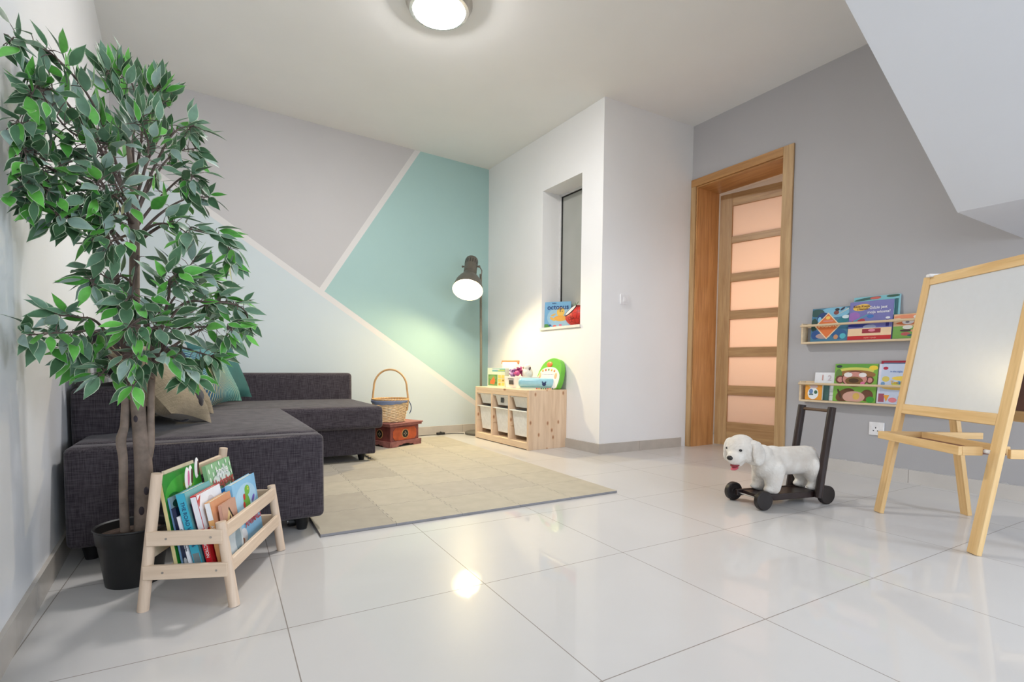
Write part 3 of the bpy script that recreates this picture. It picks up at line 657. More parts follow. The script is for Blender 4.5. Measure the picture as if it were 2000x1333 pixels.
def interp(r, n): return [r[min(int(i/(n-1)*(len(r)-1)), len(r)-2)]*(1-(i/(n-1)*(len(r)-1) - min(int(i/(n-1)*(len(r)-1)), len(r)-2))) + r[min(int(i/(n-1)*(len(r)-1)), len(r)-2)+1]*(i/(n-1)*(len(r)-1) - min(int(i/(n-1)*(len(r)-1)), len(r)-2)) for i in range(n)]
plant()

# ------------------------------------------------------------------ floor lamp
def floor_lamp():
    bx, by = 2.506, 4.85
    t = thing('floor_lamp', 'dark metal floor lamp with tilted dome shade lit in the corner', 'lamp', (bx, by, 0))
    met = plain('lamp_dark_metal', (104, 98, 88), 0.42, 0.3); pole = plain('lamp_pole_metal', (128, 120, 104), 0.4, 0.5)
    MB().lathe([(0, 0), (0.165, 0), (0.17, 0.004), (0.17, 0.022), (0.16, 0.029), (0.03, 0.032), (0, 0.032)], 48).build('base', met, t)
    top = Vector((-0.012, 0.0, 1.70))
    MB().tube([(0, 0, 0.03), (-0.003, 0, 0.9), top], 0.0125, 14).build('pole', pole, t)
    neck = Vector((2.366, 4.80, 1.835))-Vector((bx, by, 0)); rim = Vector((2.222, 4.60, 1.478))-Vector((bx, by, 0))
    ax = (neck-rim).normalized(); L = (neck-rim).length
    e1 = ax.cross(Vector((0, 0, 1))).normalized(); e2 = e1.cross(ax)
    Mx = Matrix((e1, e2, ax)).transposed().to_4x4(); Mx.translation = rim
    # shade profile from rim (z=0) up to neck (z=L)
    outer = [(0.150, 0), (0.150, 0.012), (0.143, 0.05), (0.128, 0.10), (0.105, 0.145), (0.078, 0.185), (0.062, 0.205), (0.060, 0.235), (0.066, 0.240), (0.066, L-0.03), (0.060, L-0.012), (0.045, L)]
    inner = [(0.0, 0.225), (0.055, 0.222), (0.058, 0.203), (0.074, 0.182), (0.101, 0.141), (0.124, 0.096), (0.139, 0.048), (0.146, 0.011), (0.150, 0)]
    o = MB(); o.lathe(outer+[(0.0, L)], 48, 0); o.lathe(inner, 48, 1)
    inn = plain('shade_white_enamel', (240, 236, 224), 0.35)
    sh = o.build('lamp_shade', [met, inn], t); sh.matrix_local = Mx
    bulb = MB().ell((0, 0, 0.095), (0.034, 0.034, 0.044), 20, 12); bulb.cyl((0, 0, 0.13), (0, 0, 0.215), 0.017)
    b = bulb.build('bulb', [emit('lit_bulb', (255, 226, 178), 40.0)], sh)
    vent = MB()
    for k in range(16):
        a = 2*PI*k/16; vent.box(-0.003, 0.003, 0.0655, 0.0675, L-0.10, L-0.05); m = Matrix.Rotation(a, 4, 'Z')
        vent.v[-8:] = [tuple(m @ Vector(p)) for p in vent.v[-8:]]
    vent.build('shade_vents', plain('vent_dark', (24, 22, 20), 0.6), sh)
    # yoke arms from neck sides to the pole top
    mid = neck - ax*0.11
    sd = Vector((0.82, -0.57, 0)).normalized()
    a0 = mid+sd*0.085; a1 = mid-sd*0.085
    MB().tube([a1, a1+ax*0.0, a1], 0.006, 8).tube([mid-sd*0.09, mid+sd*0.09], 0.0075, 8).ell(a1, (.011, .011, .011), 10, 8).ell(a0, (.013, .013, .013), 10, 8).build('shade_pivot', met, t)
    MB().tube(smooth_path([a0, a0+Vector((0.030, 0.0, -0.04)), a0+Vector((0.025, 0.01, -0.10)), top+Vector((0, 0, -0.02))], 6), 0.006, 8).build('yoke', met, t)
    l = bpy.data.lights.new('floor_lamp_bulb_light', 'SPOT'); l.spot_size = PI*0.98; l.spot_blend = 1.0; l.energy = 50; l.color = (1.0, 0.82, 0.45); l.shadow_soft_size = 0.035
    lo = bpy.data.objects.new('floor_lamp_bulb_light', l); COL.objects.link(lo); lo.parent = sh; lo.location = (0, 0, 0.026)
    # cable with foot switch lying on the floor
    cb = thing('lamp_cable', 'thin black lamp cable with a foot switch along the back skirting', 'cable', (2.1, 4.98, 0))
    P = [Vector((x-2.1, y-4.98, 0.004)) for x, y in ((2.345, 4.93), (2.28, 4.985), (2.18, 5.0), (2.10, 4.985), (1.98, 4.99), (1.85, 4.975), (1.72, 4.965), (1.60, 4.94), (1.45, 4.95))]
    MB().tube(smooth_path(P, 6), 0.0032, 6).build('cord', blackp, cb)
    vs, fs = rbox(-0.045, 0.045, -0.018, 0.018, 0.001, 0.026, 0.007); MB().add(vs, fs).build('foot_switch', blackp, cb).location = (0.0, 0.005, 0)
    MB().lathe([(0, 0.034), (0.011, 0.032), (0.013, 0.024)], 16, c=(0, 0.005, 0)).build('switch_button', blackp, cb)
floor_lamp()

# ------------------------------------------------------------------ storage frame with bins
pine_z = wood('knotty_pine_upright', (236, 208, 178), (216, 182, 148), 'z', 0.8, 0.5, knots=8); pine_y = wood('knotty_pine_lengthwise', (238, 212, 180), (220, 188, 152), 'y', 0.8, 0.5, knots=6, plane='yz')
def storage():
    g = (2.364, 3.68); t = thing('storage_unit', 'low knotty pine storage frame holding white plastic bins', 'shelf unit', (g[0], g[1], 0), math.radians(2.05))
    Wd, Dp, Ht, th = 0.955, 0.415, 0.522, 0.030      # local: y along the wall, x depth
    mk = MB
    mk().box(0, Dp, 0, th, 0, Ht).build('side_panel', pine_z, t, bevel=0.002); mk().box(0, Dp, Wd-th, Wd, 0, Ht).build('side_panel', pine_z, t, bevel=0.002)
    mk().box(0, Dp, th, Wd-th, Ht-0.030, Ht).build('top_panel', pine_y, t, bevel=0.002); mk().box(0, 0.022, th, Wd-th, Ht-0.062, Ht-0.030).build('front_rail', pine_y, t, bevel=0.0015)
    mk().box(0.0, Dp, th, Wd-th, 0.006, 0.062).build('bottom_panel', pine_y, t, bevel=0.002); mk().box(Dp-0.008, Dp, th, Wd-th, 0.062, Ht-0.03).build('back_panel', pine_y, t)
    inn = (Wd-2*th-2*0.024)/3; ys = []
    y = th
    for i in range(3):
        ys.append((y, y+inn)); y += inn
        if i < 2: mk().box(0, Dp-0.01, y, y+0.024, 0.062, Ht-0.062).build('divider', pine_z, t, bevel=0.0015); y += 0.024
    for (a, b) in ys:
        for zz in (0.190, 0.320, 0.443):
            for yy in (a, b-0.006): mk().box(0.012, Dp-0.02, yy, yy+0.006, zz, zz+0.006).build('bin_runner', pine_y, t)
    binm = plain('white_bin_plastic', (238, 238, 234), 0.4)
    def bin_(z_rim, depth, i, label, stick):
        a, b = ys[i]; c = (a+b)/2; hw = inn/2-0.0015
        root = thing('storage_bin', label, 'bin', (0, 0, 0), 0, 'white plastic bins in the pine frame')
        root.matrix_world = Matrix.Translation((g[0], g[1], 0)) @ Matrix.Rotation(math.radians(2.05), 4, 'Z') @ Matrix.Translation((0.02-stick, c, z_rim-depth))
        m = MB(); wb, wt = hw-0.034, hw-0.016; x0, x1 = 0.020, 0.365
        def ringv(x0_, x1_, w, z): return [(x0_, -w, z), (x1_, -w, z), (x1_, w, z), (x0_, w, z)]
        R = [ringv(x0+0.022, x1-0.022, wb, 0), ringv(x0, x1, wt, depth-0.006), ringv(x0+0.004, x1-0.004, wt-0.004, depth-0.006), ringv(x0+0.026, x1-0.026, wb-0.004, 0.004)]
        vs = [p for r in R for p in r]; fs = [(3, 2, 1, 0)]
        for k in range(3): fs += [(k*4+j, k*4+(j+1) % 4, k*4+4+(j+1) % 4, k*4+4+j) for j in range(4)]
        fs.append((12, 13, 14, 15)); m.add(vs, fs); m.build('bin_body', binm, root, bevel=0.004)
        lip = MB()
        for (xa, xb, ya, yb) in ((0.0, 0.026, -hw, hw), (x1-0.006, x1+0.012, -hw, hw), (0.026, x1-0.006, -hw, -wt+0.004), (0.026, x1-0.006, wt-0.004, hw)): lip.box(xa, xb, ya, yb, depth-0.008, depth)
        lip.build('bin_rim', binm, root, bevel=0.0015); return root
    spots = ['nearest the camera-side end of the frame', 'in the middle column of the frame', 'in the column next to the floor lamp']
    for i in range(3):
        r = bin_(0.458, 0.100, i, 'shallow white plastic bin ' + spots[i], 0.012 if i != 1 else 0.016)
        if i == 1:
            dk = plain('dark_label', (70, 72, 70), 0.6); MB().box(0.021, 0.0235, -0.026, 0.026, 0.028, 0.074).build('bin_label', dk, r)
        bin_(0.335, 0.232, i, 'deep white plastic bin ' + spots[i], 0.014 if i else 0.02)
storage()

# ------------------------------------------------------------------ painted chest with wicker basket
def chest():
    a = math.atan2(0.405, 0.915); t = thing('painted_chest', 'small worn red wooden chest with round gold and black medallions beside the sofa', 'chest', (1.337, 4.283, 0.0122), a)
    Lx, Dy, Hh = 0.37, 0.31, 0.205
    red = plain('worn_red_paint', (128, 66, 60), 0.55, var=0.38, scale=16, bmp=0.2); rim = plain('worn_pink_edge', (152, 96, 88), 0.6, var=0.3, scale=20)
    org = plain('orange_panel', (186, 84, 44), 0.5, var=0.28, scale=14); gold = plain('gold_ring', (206, 160, 96), 0.45); blk = plain('medallion_black', (26, 24, 22), 0.5); cream = plain('medallion_pattern', (150, 140, 118), 0.6)
    MB().box(0.018, Lx-0.018, 0.018, Dy-0.018, 0.035, Hh-0.028).build('body', red, t, bevel=0.003)
    # plinth with bracket cut-outs
    def brk(L): return [(0, 0), (0.09, 0), (0.105, 0.014), (0.135, 0.012), (0.15, 0.022), (L-0.15, 0.022), (L-0.135, 0.012), (L-0.105, 0.014), (L-0.09, 0), (L, 0), (L, 0.05), (0, 0.05)]
    MB().prism(brk(Lx), 0.02, lambda u, z, d: (u, d, z)).prism(brk(Lx), 0.02, lambda u, z, d: (u, Dy-0.02+d, z)).prism(brk(Dy), 0.02, lambda u, z, d: (d, u, z)).prism(brk(Dy), 0.02, lambda u, z, d: (Lx-0.02+d, u, z)).build('plinth', rim, t, bevel=0.002)
    MB().box(-0.004, Lx+0.004, -0.004, Dy+0.004, Hh-0.024, Hh-0.006).box(-0.012, Lx+0.012, -0.012, Dy+0.012, Hh-0.006, Hh+0.006).build('lid', rim, t, bevel=0.003)
    # front and side ornament
    def octo(w, h): return [(-w, -h*0.5), (-w*0.82, -h), (w*0.82, -h), (w, -h*0.5), (w, h*0.5), (w*0.82, h), (-w*0.82, h), (-w, h*0.5)]
    cz = 0.110
    MB().prism(octo(0.138, 0.055), 0.004, lambda u, z, d: (Lx/2+u, 0.018-d, cz+z)).build('front_panel', org, t, bevel=0.0015)
    def medal(fr, nm):
        c = lambda r, n=32: [(r*math.cos(2*PI*k/n), r*math.sin(2*PI*k/n)) for k in range(n)]
        m = MB().prism(c(0.040), 0.003, fr, 0).prism(c(0.035), 0.0036, fr, 1)
        for k in range(4):
            b = PI/4*0+k*PI/2; m.prism([(0.004*math.cos(b), 0.004*math.sin(b)), (0.014*math.cos(b-0.5), 0.014*math.sin(b-0.5)), (0.022*math.cos(b), 0.022*math.sin(b)), (0.014*math.cos(b+0.5), 0.014*math.sin(b+0.5))], 0.0042, fr, 2)
        m.build(nm, [gold, blk, cream], t, smooth=False)
    medal(lambda u, z, d: (Lx/2+u, 0.014-d, cz+z), 'medallion')
    medal(lambda u, z, d: (0.018-d, Dy/2-u, cz+z), 'medallion')
chest()
def basket():
    t = thing('wicker_basket', 'round honey wicker basket with tall hoop handle standing on the red chest', 'basket', (1.40, 4.475, 0.2245))
    wk = plain('honey_wicker', (230, 202, 160), 0.6, var=0.25, scale=60); hd = plain('cane_handle', (206, 164, 110), 0.5, var=0.15, scale=20)
    m = MB(); rows = 16; n = 72; hh = 0.185
    R = lambda z: 0.118+0.036*(z/hh)**0.8
    for k in range(rows):
        z = 0.008+hh*k/rows; r = R(z)
        m.tube([((r+0.0035*math.sin(12*2*PI*j/n+PI*k))*math.cos(2*PI*j/n), (r+0.0035*math.sin(12*2*PI*j/n+PI*k))*math.sin(2*PI*j/n), z) for j in range(n)], 0.0055, 6, closed=True)
    m.build('basket_weave', wk, t)
    s_ = MB()
    for k in range(24):
        a = 2*PI*(k+0.5)/24; s_.tube([(R(0)*math.cos(a), R(0)*math.sin(a), 0.0), (R(hh)*math.cos(a), R(hh)*math.sin(a), hh+0.01)], 0.003, 5)
    s_.build('basket_stakes', wk, t)
    MB().lathe([(0, 0.002), (0.116, 0.002), (0.116, 0.008), (0, 0.008)], 36).build('basket_base', wk, t)
    rm = MB()
    for ph in (0, PI): rm.tube([((0.158+0.004*math.cos(20*2*PI*j/120+ph))*math.cos(2*PI*j/120), (0.158+0.004*math.cos(20*2*PI*j/120+ph))*math.sin(2*PI*j/120), 0.200+0.004*math.sin(20*2*PI*j/120+ph)) for j in range(120)], 0.006, 6, closed=True)
    rm.build('basket_rim', hd, t)
    d = Vector((0.86, -0.51, 0)); hp = [d*(-0.150)+Vector((0, 0, 0.10)), d*(-0.158)+Vector((0, 0, 0.20))]
    for k in range(0, 13):
        a = PI-PI*k/12; hp.append(d*(0.148*math.cos(a))+Vector((0, 0, 0.30+0.165*math.sin(a))))
    hp += [d*0.158+Vector((0, 0, 0.20)), d*0.150+Vector((0, 0, 0.10))]
    MB().tube(smooth_path(hp, 3), 0.0085, 10).build('basket_handle', hd, t)
    bl = plain('blue_lining', (128, 140, 168), 0.85)
    rb = MB(); nn = 60; vs = []; fs = []
    for j in range(nn+1):
        a = PI*0.80+PI*0.95*j/nn; w = 0.5+0.5*math.sin(PI*j/nn)
        for q, (dr, z) in enumerate(((0.006, 0.197), (0.016, 0.190), (0.014+0.002*math.sin(9*a), 0.178), (0.007, 0.197-0.040*w-0.003*math.sin(13*a)))): 
            r = 0.153+dr; vs.append((r*math.cos(a), r*math.sin(a), z))
    for j in range(nn):
        for q in range(3): fs.append((j*4+q, (j+1)*4+q, (j+1)*4+q+1, j*4+q+1))
    rb.add(vs, fs).build('cloth_lining', bl, t)
    rt = d*0.165
    MB().tube(smooth_path([rt+Vector((0, 0, 0.185)), rt+Vector((0.018, 0, 0.15)), rt+Vector((0.022, 0, 0.11)), rt+Vector((0.006, 0, 0.07))], 5), [0.004]*15+[0.001], 6).build('ribbon', plain('blue_ribbon', (84, 96, 120), 0.8), t)
basket()
# ------------------------------------------------------------------ books
PAGES = plain('book_pages', (232, 226, 212), 0.8, var=0.05, scale=200)
def ink(rgb, rough=0.32): return plain('ink_%02x%02x%02x' % rgb, rgb, rough, 0, 0.5, 0.03, 40)
def art(parent, w, h, shapes, y=0.0, name='cover_print'):
    """flat printed shapes on a cover that faces local -Y; coordinates are fractions of the cover"""
    mats = []; mb = MB(); k = 0
    for s in shapes:
        kind, rgb = s[0], s[1]; m = ink(rgb)
        if m not in mats: mats.append(m)
        mi = mats.index(m); k += 1; d = y-0.0004-0.00009*k
        if kind == 'r': x0, y0, x1, y1 = s[2:6]; P = [(x0, y0), (x1, y0), (x1, y1), (x0, y1)]
        elif kind == 'e':
            cx, cy, rx, ry = s[2:6]; a = s[6] if len(s) > 6 else 0
            P = []
            for j in range(20):
                p, q = rx*w*math.cos(2*PI*j/20), ry*h*math.sin(2*PI*j/20)
                P.append((cx+(p*math.cos(a)-q*math.sin(a))/w, cy+(p*math.sin(a)+q*math.cos(a))/h))
        else: P = s[2]
        P = [(min(0.995, max(0.005, a)), min(0.995, max(0.005, b))) for a, b in P]
        mb.add([(a*w, d, b*h) for a, b in P], [tuple(range(len(P)))], mi)
    return mb.build(name, mats, parent, smooth=False)
def book(name, label, cat, w, h, th, cover, M, shapes=(), group=None, spine=None, hard=True, round_corner=0.0):
    t = thing(name, label, cat, group=group); t.matrix_world = M
    c = ink(cover) if isinstance(cover, tuple) else cover; ct = 0.0022 if hard else 0.0008; e = 0.0025 if hard else 0.0
    cv = MB(); cv.box(0, w, 0, ct, 0, h).box(0, w, th-ct, th, 0, h).box(0, ct, ct, th-ct, 0, h); cv.build('cover', [c], t, smooth=False)
    if spine: MB().box(-0.0005, 0.0004, 0.0006, th-0.0006, 0.001, h-0.001).build('spine', ink(spine), t, smooth=False)
    MB().box(ct, w-e, ct, th-ct, e, h-e).build('pages', PAGES, t, smooth=False)
    if shapes: art(t, w, h, shapes)
    return t
RZ = lambda a: Matrix.Rotation(a, 4, 'Z')
RX = lambda a: Matrix.Rotation(a, 4, 'X')
TR = lambda *p: Matrix.Translation(p)

# ------------------------------------------------------------------ wooden floor book rack
birch_z = wood('birch_upright', (226, 204, 182), (208, 180, 152), 'z', 0.7, 0.5, amount=0.7); birch_x = wood('birch_crosswise', (228, 206, 182), (210, 182, 154), 'x', 0.7, 0.5, amount=0.7); birch_y = wood('birch_lengthwise', (228, 206, 182), (210, 182, 154), 'y', 0.7, 0.5, amount=0.7)
RK = TR(-0.175, 1.799, 0) @ Matrix(((0.363, -0.918, 0, 0), (0.932, 0.395, 0, 0), (0, 0, 1, 0), (0, 0, 0, 1)))   # local x = along rack, -y = towards the low side
def rack():
    t = thing('book_rack', 'small pale wooden book rack with splayed legs standing in front of the potted tree', 'book rack'); t.matrix_world = RK
    G, E_ = 0.468, 0.250
    screw = plain('screw_head', (170, 162, 154), 0.4, 0.7)
    def leg(x, a, b): MB().tube([a, b], [0.0155, 0.0145], 14).build('leg', birch_z, t, angle=50, bevel=0.001)
    for x in (0.0, G):
        leg(x, (x, 0, 0), (x, -0.047, 0.404)); leg(x, (x, -E_, 0), (x, -E_+0.034, 0.256))
    yt = lambda z: -0.047*z/0.404; ys = lambda z: -E_+0.034*z/0.256
    for x in (-0.012, G+0.012):
        for z in (0.117, 0.216):
            MB().bar((x*1.0, yt(z)+0.004, z), (x*1.0, ys(z)-0.004, z), 0.042, 0.013, up=(1, 0, 0)).build('end_rail', birch_y, t, bevel=0.002)
            sg = -1 if x < 0 else 1
            for yy in (yt(z)-0.050, ys(z)+0.026): MB().cyl((x+sg*0.0062, yy, z), (x+sg*0.0076, yy, z), 0.0032, n=12).build('screw', screw, t)
    for z in (0.122, 0.226): MB().bar((0.010, ys(z)-0.006, z), (G-0.010, ys(z)-0.006, z), 0.013, 0.042, up=(0, 0, 1)).build('front_rail', birch_x, t, bevel=0.002)
    for z in (0.17, 0.360): MB().bar((0.010, yt(z)+0.002, z), (G-0.010, yt(z)+0.002, z), 0.013, 0.040, up=(0, 0, 1)).build('back_rail', birch_x, t, bevel=0.002)
    MB().box(0.0, G, ys(0.1)+0.010, yt(0.1)-0.018, 0.090, 0.099).build('bottom_board', birch_x, t, bevel=0.0015)
rack()
def rb(g0, eb, th, h, w, lean, *a, **k):
    """book in the rack: near edge at g0 along the rack, front face bottom at depth eb"""
    M = RK @ TR(g0, -eb, 0.101+th*math.sin(lean)) @ RX(-lean)
    return book(a[0], a[1], 'book', w, h, th, a[2], M, *a[3:], **k)
def spine_text(t, s, size, mat, th, h, z=None): return text(s, size, mat, t, (-0.0009, th/2, h*0.55 if z is None else z), (0, -PI/2, 0) if False else Matrix(((0, 0, -1), (0, -1, 0), (-1, 0, 0))).to_euler(), 'spine_title')
def rack_books():
    G = 'picture books in the wooden rack'
    w_, k_ = ink((240, 240, 238)), ink((30, 34, 60))
    grn = [('r', (40, 140, 48), 0, 0, 1, 1), ('e', (70, 168, 60), .5, .75, .5, .2), ('e', (30, 112, 40), .2, .5, .3, .3), ('e', (196, 206, 60), .55, .82, .07, .04), ('e', (120, 180, 60), .62, .78, .14, .06), ('e', (96, 70, 36), .6, .66, .2, .05)]
    rb(0.022, 0.092, 0.011, 0.290, 0.240, D(9), 'picture_book', 'large green picture book at the tall back side of the wooden rack', (38, 132, 46), grn, G, spine=(226, 208, 150))
    t = rb(0.030, 0.104, 0.006, 0.225, 0.170, D(10), 'picture_book', 'thin light blue grey book just in front of the large green one in the rack', (150, 176, 190), [('r', (158, 184, 196), 0, 0, 1, 1), ('e', (20, 70, 60), .2, .9, .14, .05)], G, spine=(120, 160, 206))
    t = rb(0.024, 0.121, 0.012, 0.195, 0.165, D(11), 'picture_book', 'dark navy book with a small white emblem low on its spine in the rack', (24, 34, 66), [('r', (28, 40, 76), 0, 0, 1, 1)], G, spine=(26, 36, 70))
    MB().ell((-0.0006, 0.006, 0.030), (0.0008, 0.005, 0.014), 12, 8).build('spine_emblem', ink((196, 200, 204)), t)
    t = rb(0.016, 0.134, 0.0085, 0.172, 0.150, D(12), 'picture_book', 'thin white spined book reading Book of beside the wide turquoise one', (232, 232, 236), [('r', (222, 224, 232), 0, 0, 1, 1)], G, spine=(236, 236, 240))
    spine_text(t, 'Book of Knowledge', 0.0085, k_, 0.0085, 0.19, 0.100)
    t = rb(0.020, 0.162, 0.024, 0.240, 0.170, D(12.5), 'picture_book', 'turquoise book with dark lettering down its wide spine in the rack', (86, 168, 178), [('r', (120, 182, 182), 0, 0, 1, 1)], G, spine=(60, 172, 196))
    spine_text(t, "THE ROAD WAY  '76", 0.015, ink((20, 70, 110)), 0.024, 0.25, 0.145)
    MB().box(-0.0008, 0, 0.003, 0.021, 0.006, 0.056).build('spine_panel', ink((118, 132, 134)), t, smooth=False)
    t = rb(0.034, 0.168, 0.005, 0.205, 0.16, D(12), 'picture_book', 'thin navy book squeezed behind the red and white book in the rack', (22, 34, 60), [], G)
    rw = [('r', (232, 232, 236), 0, 0, 1, 1), ('e', (196, 28, 40), .15, .12, .8, .42), ('e', (206, 202, 206), .5, .72, .2, .2), ('p', (196, 60, 56), [(0.0, .93), (0.16, .99), (0.02, .84)]), ('e', (150, 120, 90), .55, .6, .08, .12)]
    t = rb(0.022, 0.190, 0.017, 0.232, 0.165, D(12), 'picture_book', 'white book with a red lower half and white spine lettering in the rack', (200, 40, 48), rw, G, spine=(208, 30, 42))
    MB().box(-0.0008, 0, 0.0008, 0.0162, 0.130, 0.228).build('spine_panel', ink((234, 234, 238)), t, smooth=False)
    spine_text(t, 'TRUE FICTION', 0.0125, w_, 0.017, 0.25, 0.082)
    t = rb(0.040, 0.212, 0.016, 0.205, 0.150, D(11), 'picture_book', 'book with an orange and white spine nearest the low front leg of the rack', (224, 168, 110), [('r', (214, 150, 110), 0, 0, 1, 1)], G, spine=(232, 176, 112))
    MB().box(-0.0008, 0, 0.0008, 0.0152, 0.150, 0.203).build('spine_panel', ink((238, 238, 238)), t, smooth=False)
    spine_text(t, 'ANNIE', 0.013, w_, 0.016, 0.2, 0.115)
    hs = [('r', (196, 150, 128), 0, 0, 1, 1), ('p', (226, 196, 140), [(0.12, .08), (.8, .08), (.8, .62), (.46, .9), (.12, .62)]), ('p', (90, 66, 72), [(.3, .6), (.46, .78), (.6, .64), (.55, .3), (.35, .3)]), ('e', (222, 222, 226), .5, .22, .22, .12), ('e', (60, 60, 110), .3, .18, .06, .07), ('e', (70, 60, 90), .66, .16, .05, .06), ('p', (20, 18, 20), [(.42, .88), (.47, .91), (.78, .62), (.9, .08), (.84, .08), (.73, .60)])]
    rb(0.062, 0.222, 0.009, 0.188, 0.110, D(8), 'picture_book', 'peach brown board book with a black angular line on its cover in the rack', (206, 160, 140), hs, G)
    # far group
    rb(0.070, 0.079, 0.006, 0.298, 0.19, D(9), 'picture_book', 'plain beige book with pale bunny ear tabs showing above its top edge', (222, 206, 178), [('r', (218, 204, 178), 0, 0, 1, 1)], G)
    pop = [('r', (142, 186, 140), 0, 0, 1, 1)] + [('e', (226, 236, 220), .08+.14*i, .62+.1*j+(.05 if i % 2 else 0), .026, .03) for i in range(7) for j in range(4)] + [('e', (214, 226, 214), .5, .80, .36, .06)]
    t = rb(0.205, 0.150, 0.012, 0.286, 0.195, D(11), 'picture_book', 'green spotted book with white and red title lettering at the far end of the rack', (134, 180, 132), pop, G)
    text('apple', 0.045, w_, t, (0.105, -0.005, 0.252), name='title'); text('Hedgehog', 0.040, ink((190, 74, 70)), t, (0.100, -0.005, 0.214), name='title')
    rb(0.170, 0.180, 0.010, 0.205, 0.150, D(10), 'picture_book', 'plain bright blue book right behind the light blue animals book', (20, 118, 190), [('r', (24, 122, 196), 0, 0, 1, 1)], G)
    wc = [('r', (142, 196, 228), 0, 0, 1, 1), ('e', (176, 214, 236), .5, .68, .44, .24), ('e', (112, 176, 62), .50, .60, .13, .17, .3), ('e', (116, 186, 66), .58, .80, .11, .08), ('e', (226, 226, 96), .62, .82, .035, .03), ('e', (30, 30, 30), .63, .82, .012, .012), ('e', (206, 44, 40), .42, .72, .045, .05), ('e', (206, 44, 40), .38, .60, .045, .05), ('e', (206, 44, 40), .40, .48, .045, .05), ('e', (120, 92, 190), .78, .62, .08, .035, .6), ('e', (232, 232, 232), .16, .16, .15, .12), ('e', (176, 120, 90), .09, .10, .08, .05)]
    t = rb(0.195, 0.208, 0.020, 0.218, 0.215, D(8), 'picture_book', 'light blue board book reading ANIMALS with a green creature on the cover', (136, 192, 226), wc, G)
    text('ANIMALS', 0.043, ink((176, 44, 62)), t, (0.128, -0.005, 0.070), name='title', sx=0.86)
    rb(0.030, 0.232, 0.006, 0.132, 0.120, D(6), 'picture_book', 'small pale grey blue book standing low against the front rails of the rack', (176, 186, 190), [('r', (180, 190, 194), 0, 0, 1, 1), ('e', (120, 140, 150), .7, .5, .2, .3), ('r', (190, 90, 84), .1, .84, .7, .92)], G)
    # rabbit-ear finger puppets of the beige book
    mb_w, pk, br = ink((236, 232, 226), 0.8), ink((206, 110, 150), 0.8), ink((74, 44, 30), 0.8)
    for g0, e0, col in ((0.100, 0.084, pk), (0.132, 0.080, br), (0.182, 0.078, br)):
        t = thing('ear_tab', 'pale fabric ear tab with pink lining above the rack books' if col is pk else ('lower pale ear tab with dark brown lining, next to the pink one' if g0 < 0.15 else 'taller pale ear tab with dark brown lining, farthest along the rack'), 'toy'); t.matrix_world = RK @ TR(g0, -e0, 0.368 if g0 < .15 else 0.384)
        MB().ell((0, 0, 0.0), (0.013, 0.005, 0.034), 14, 10).build('ear', mb_w, t); MB().ell((0.001, -0.0045, 0.0), (0.006, 0.0025, 0.024), 12, 8).build('ear_lining', col, t)
rack_books()

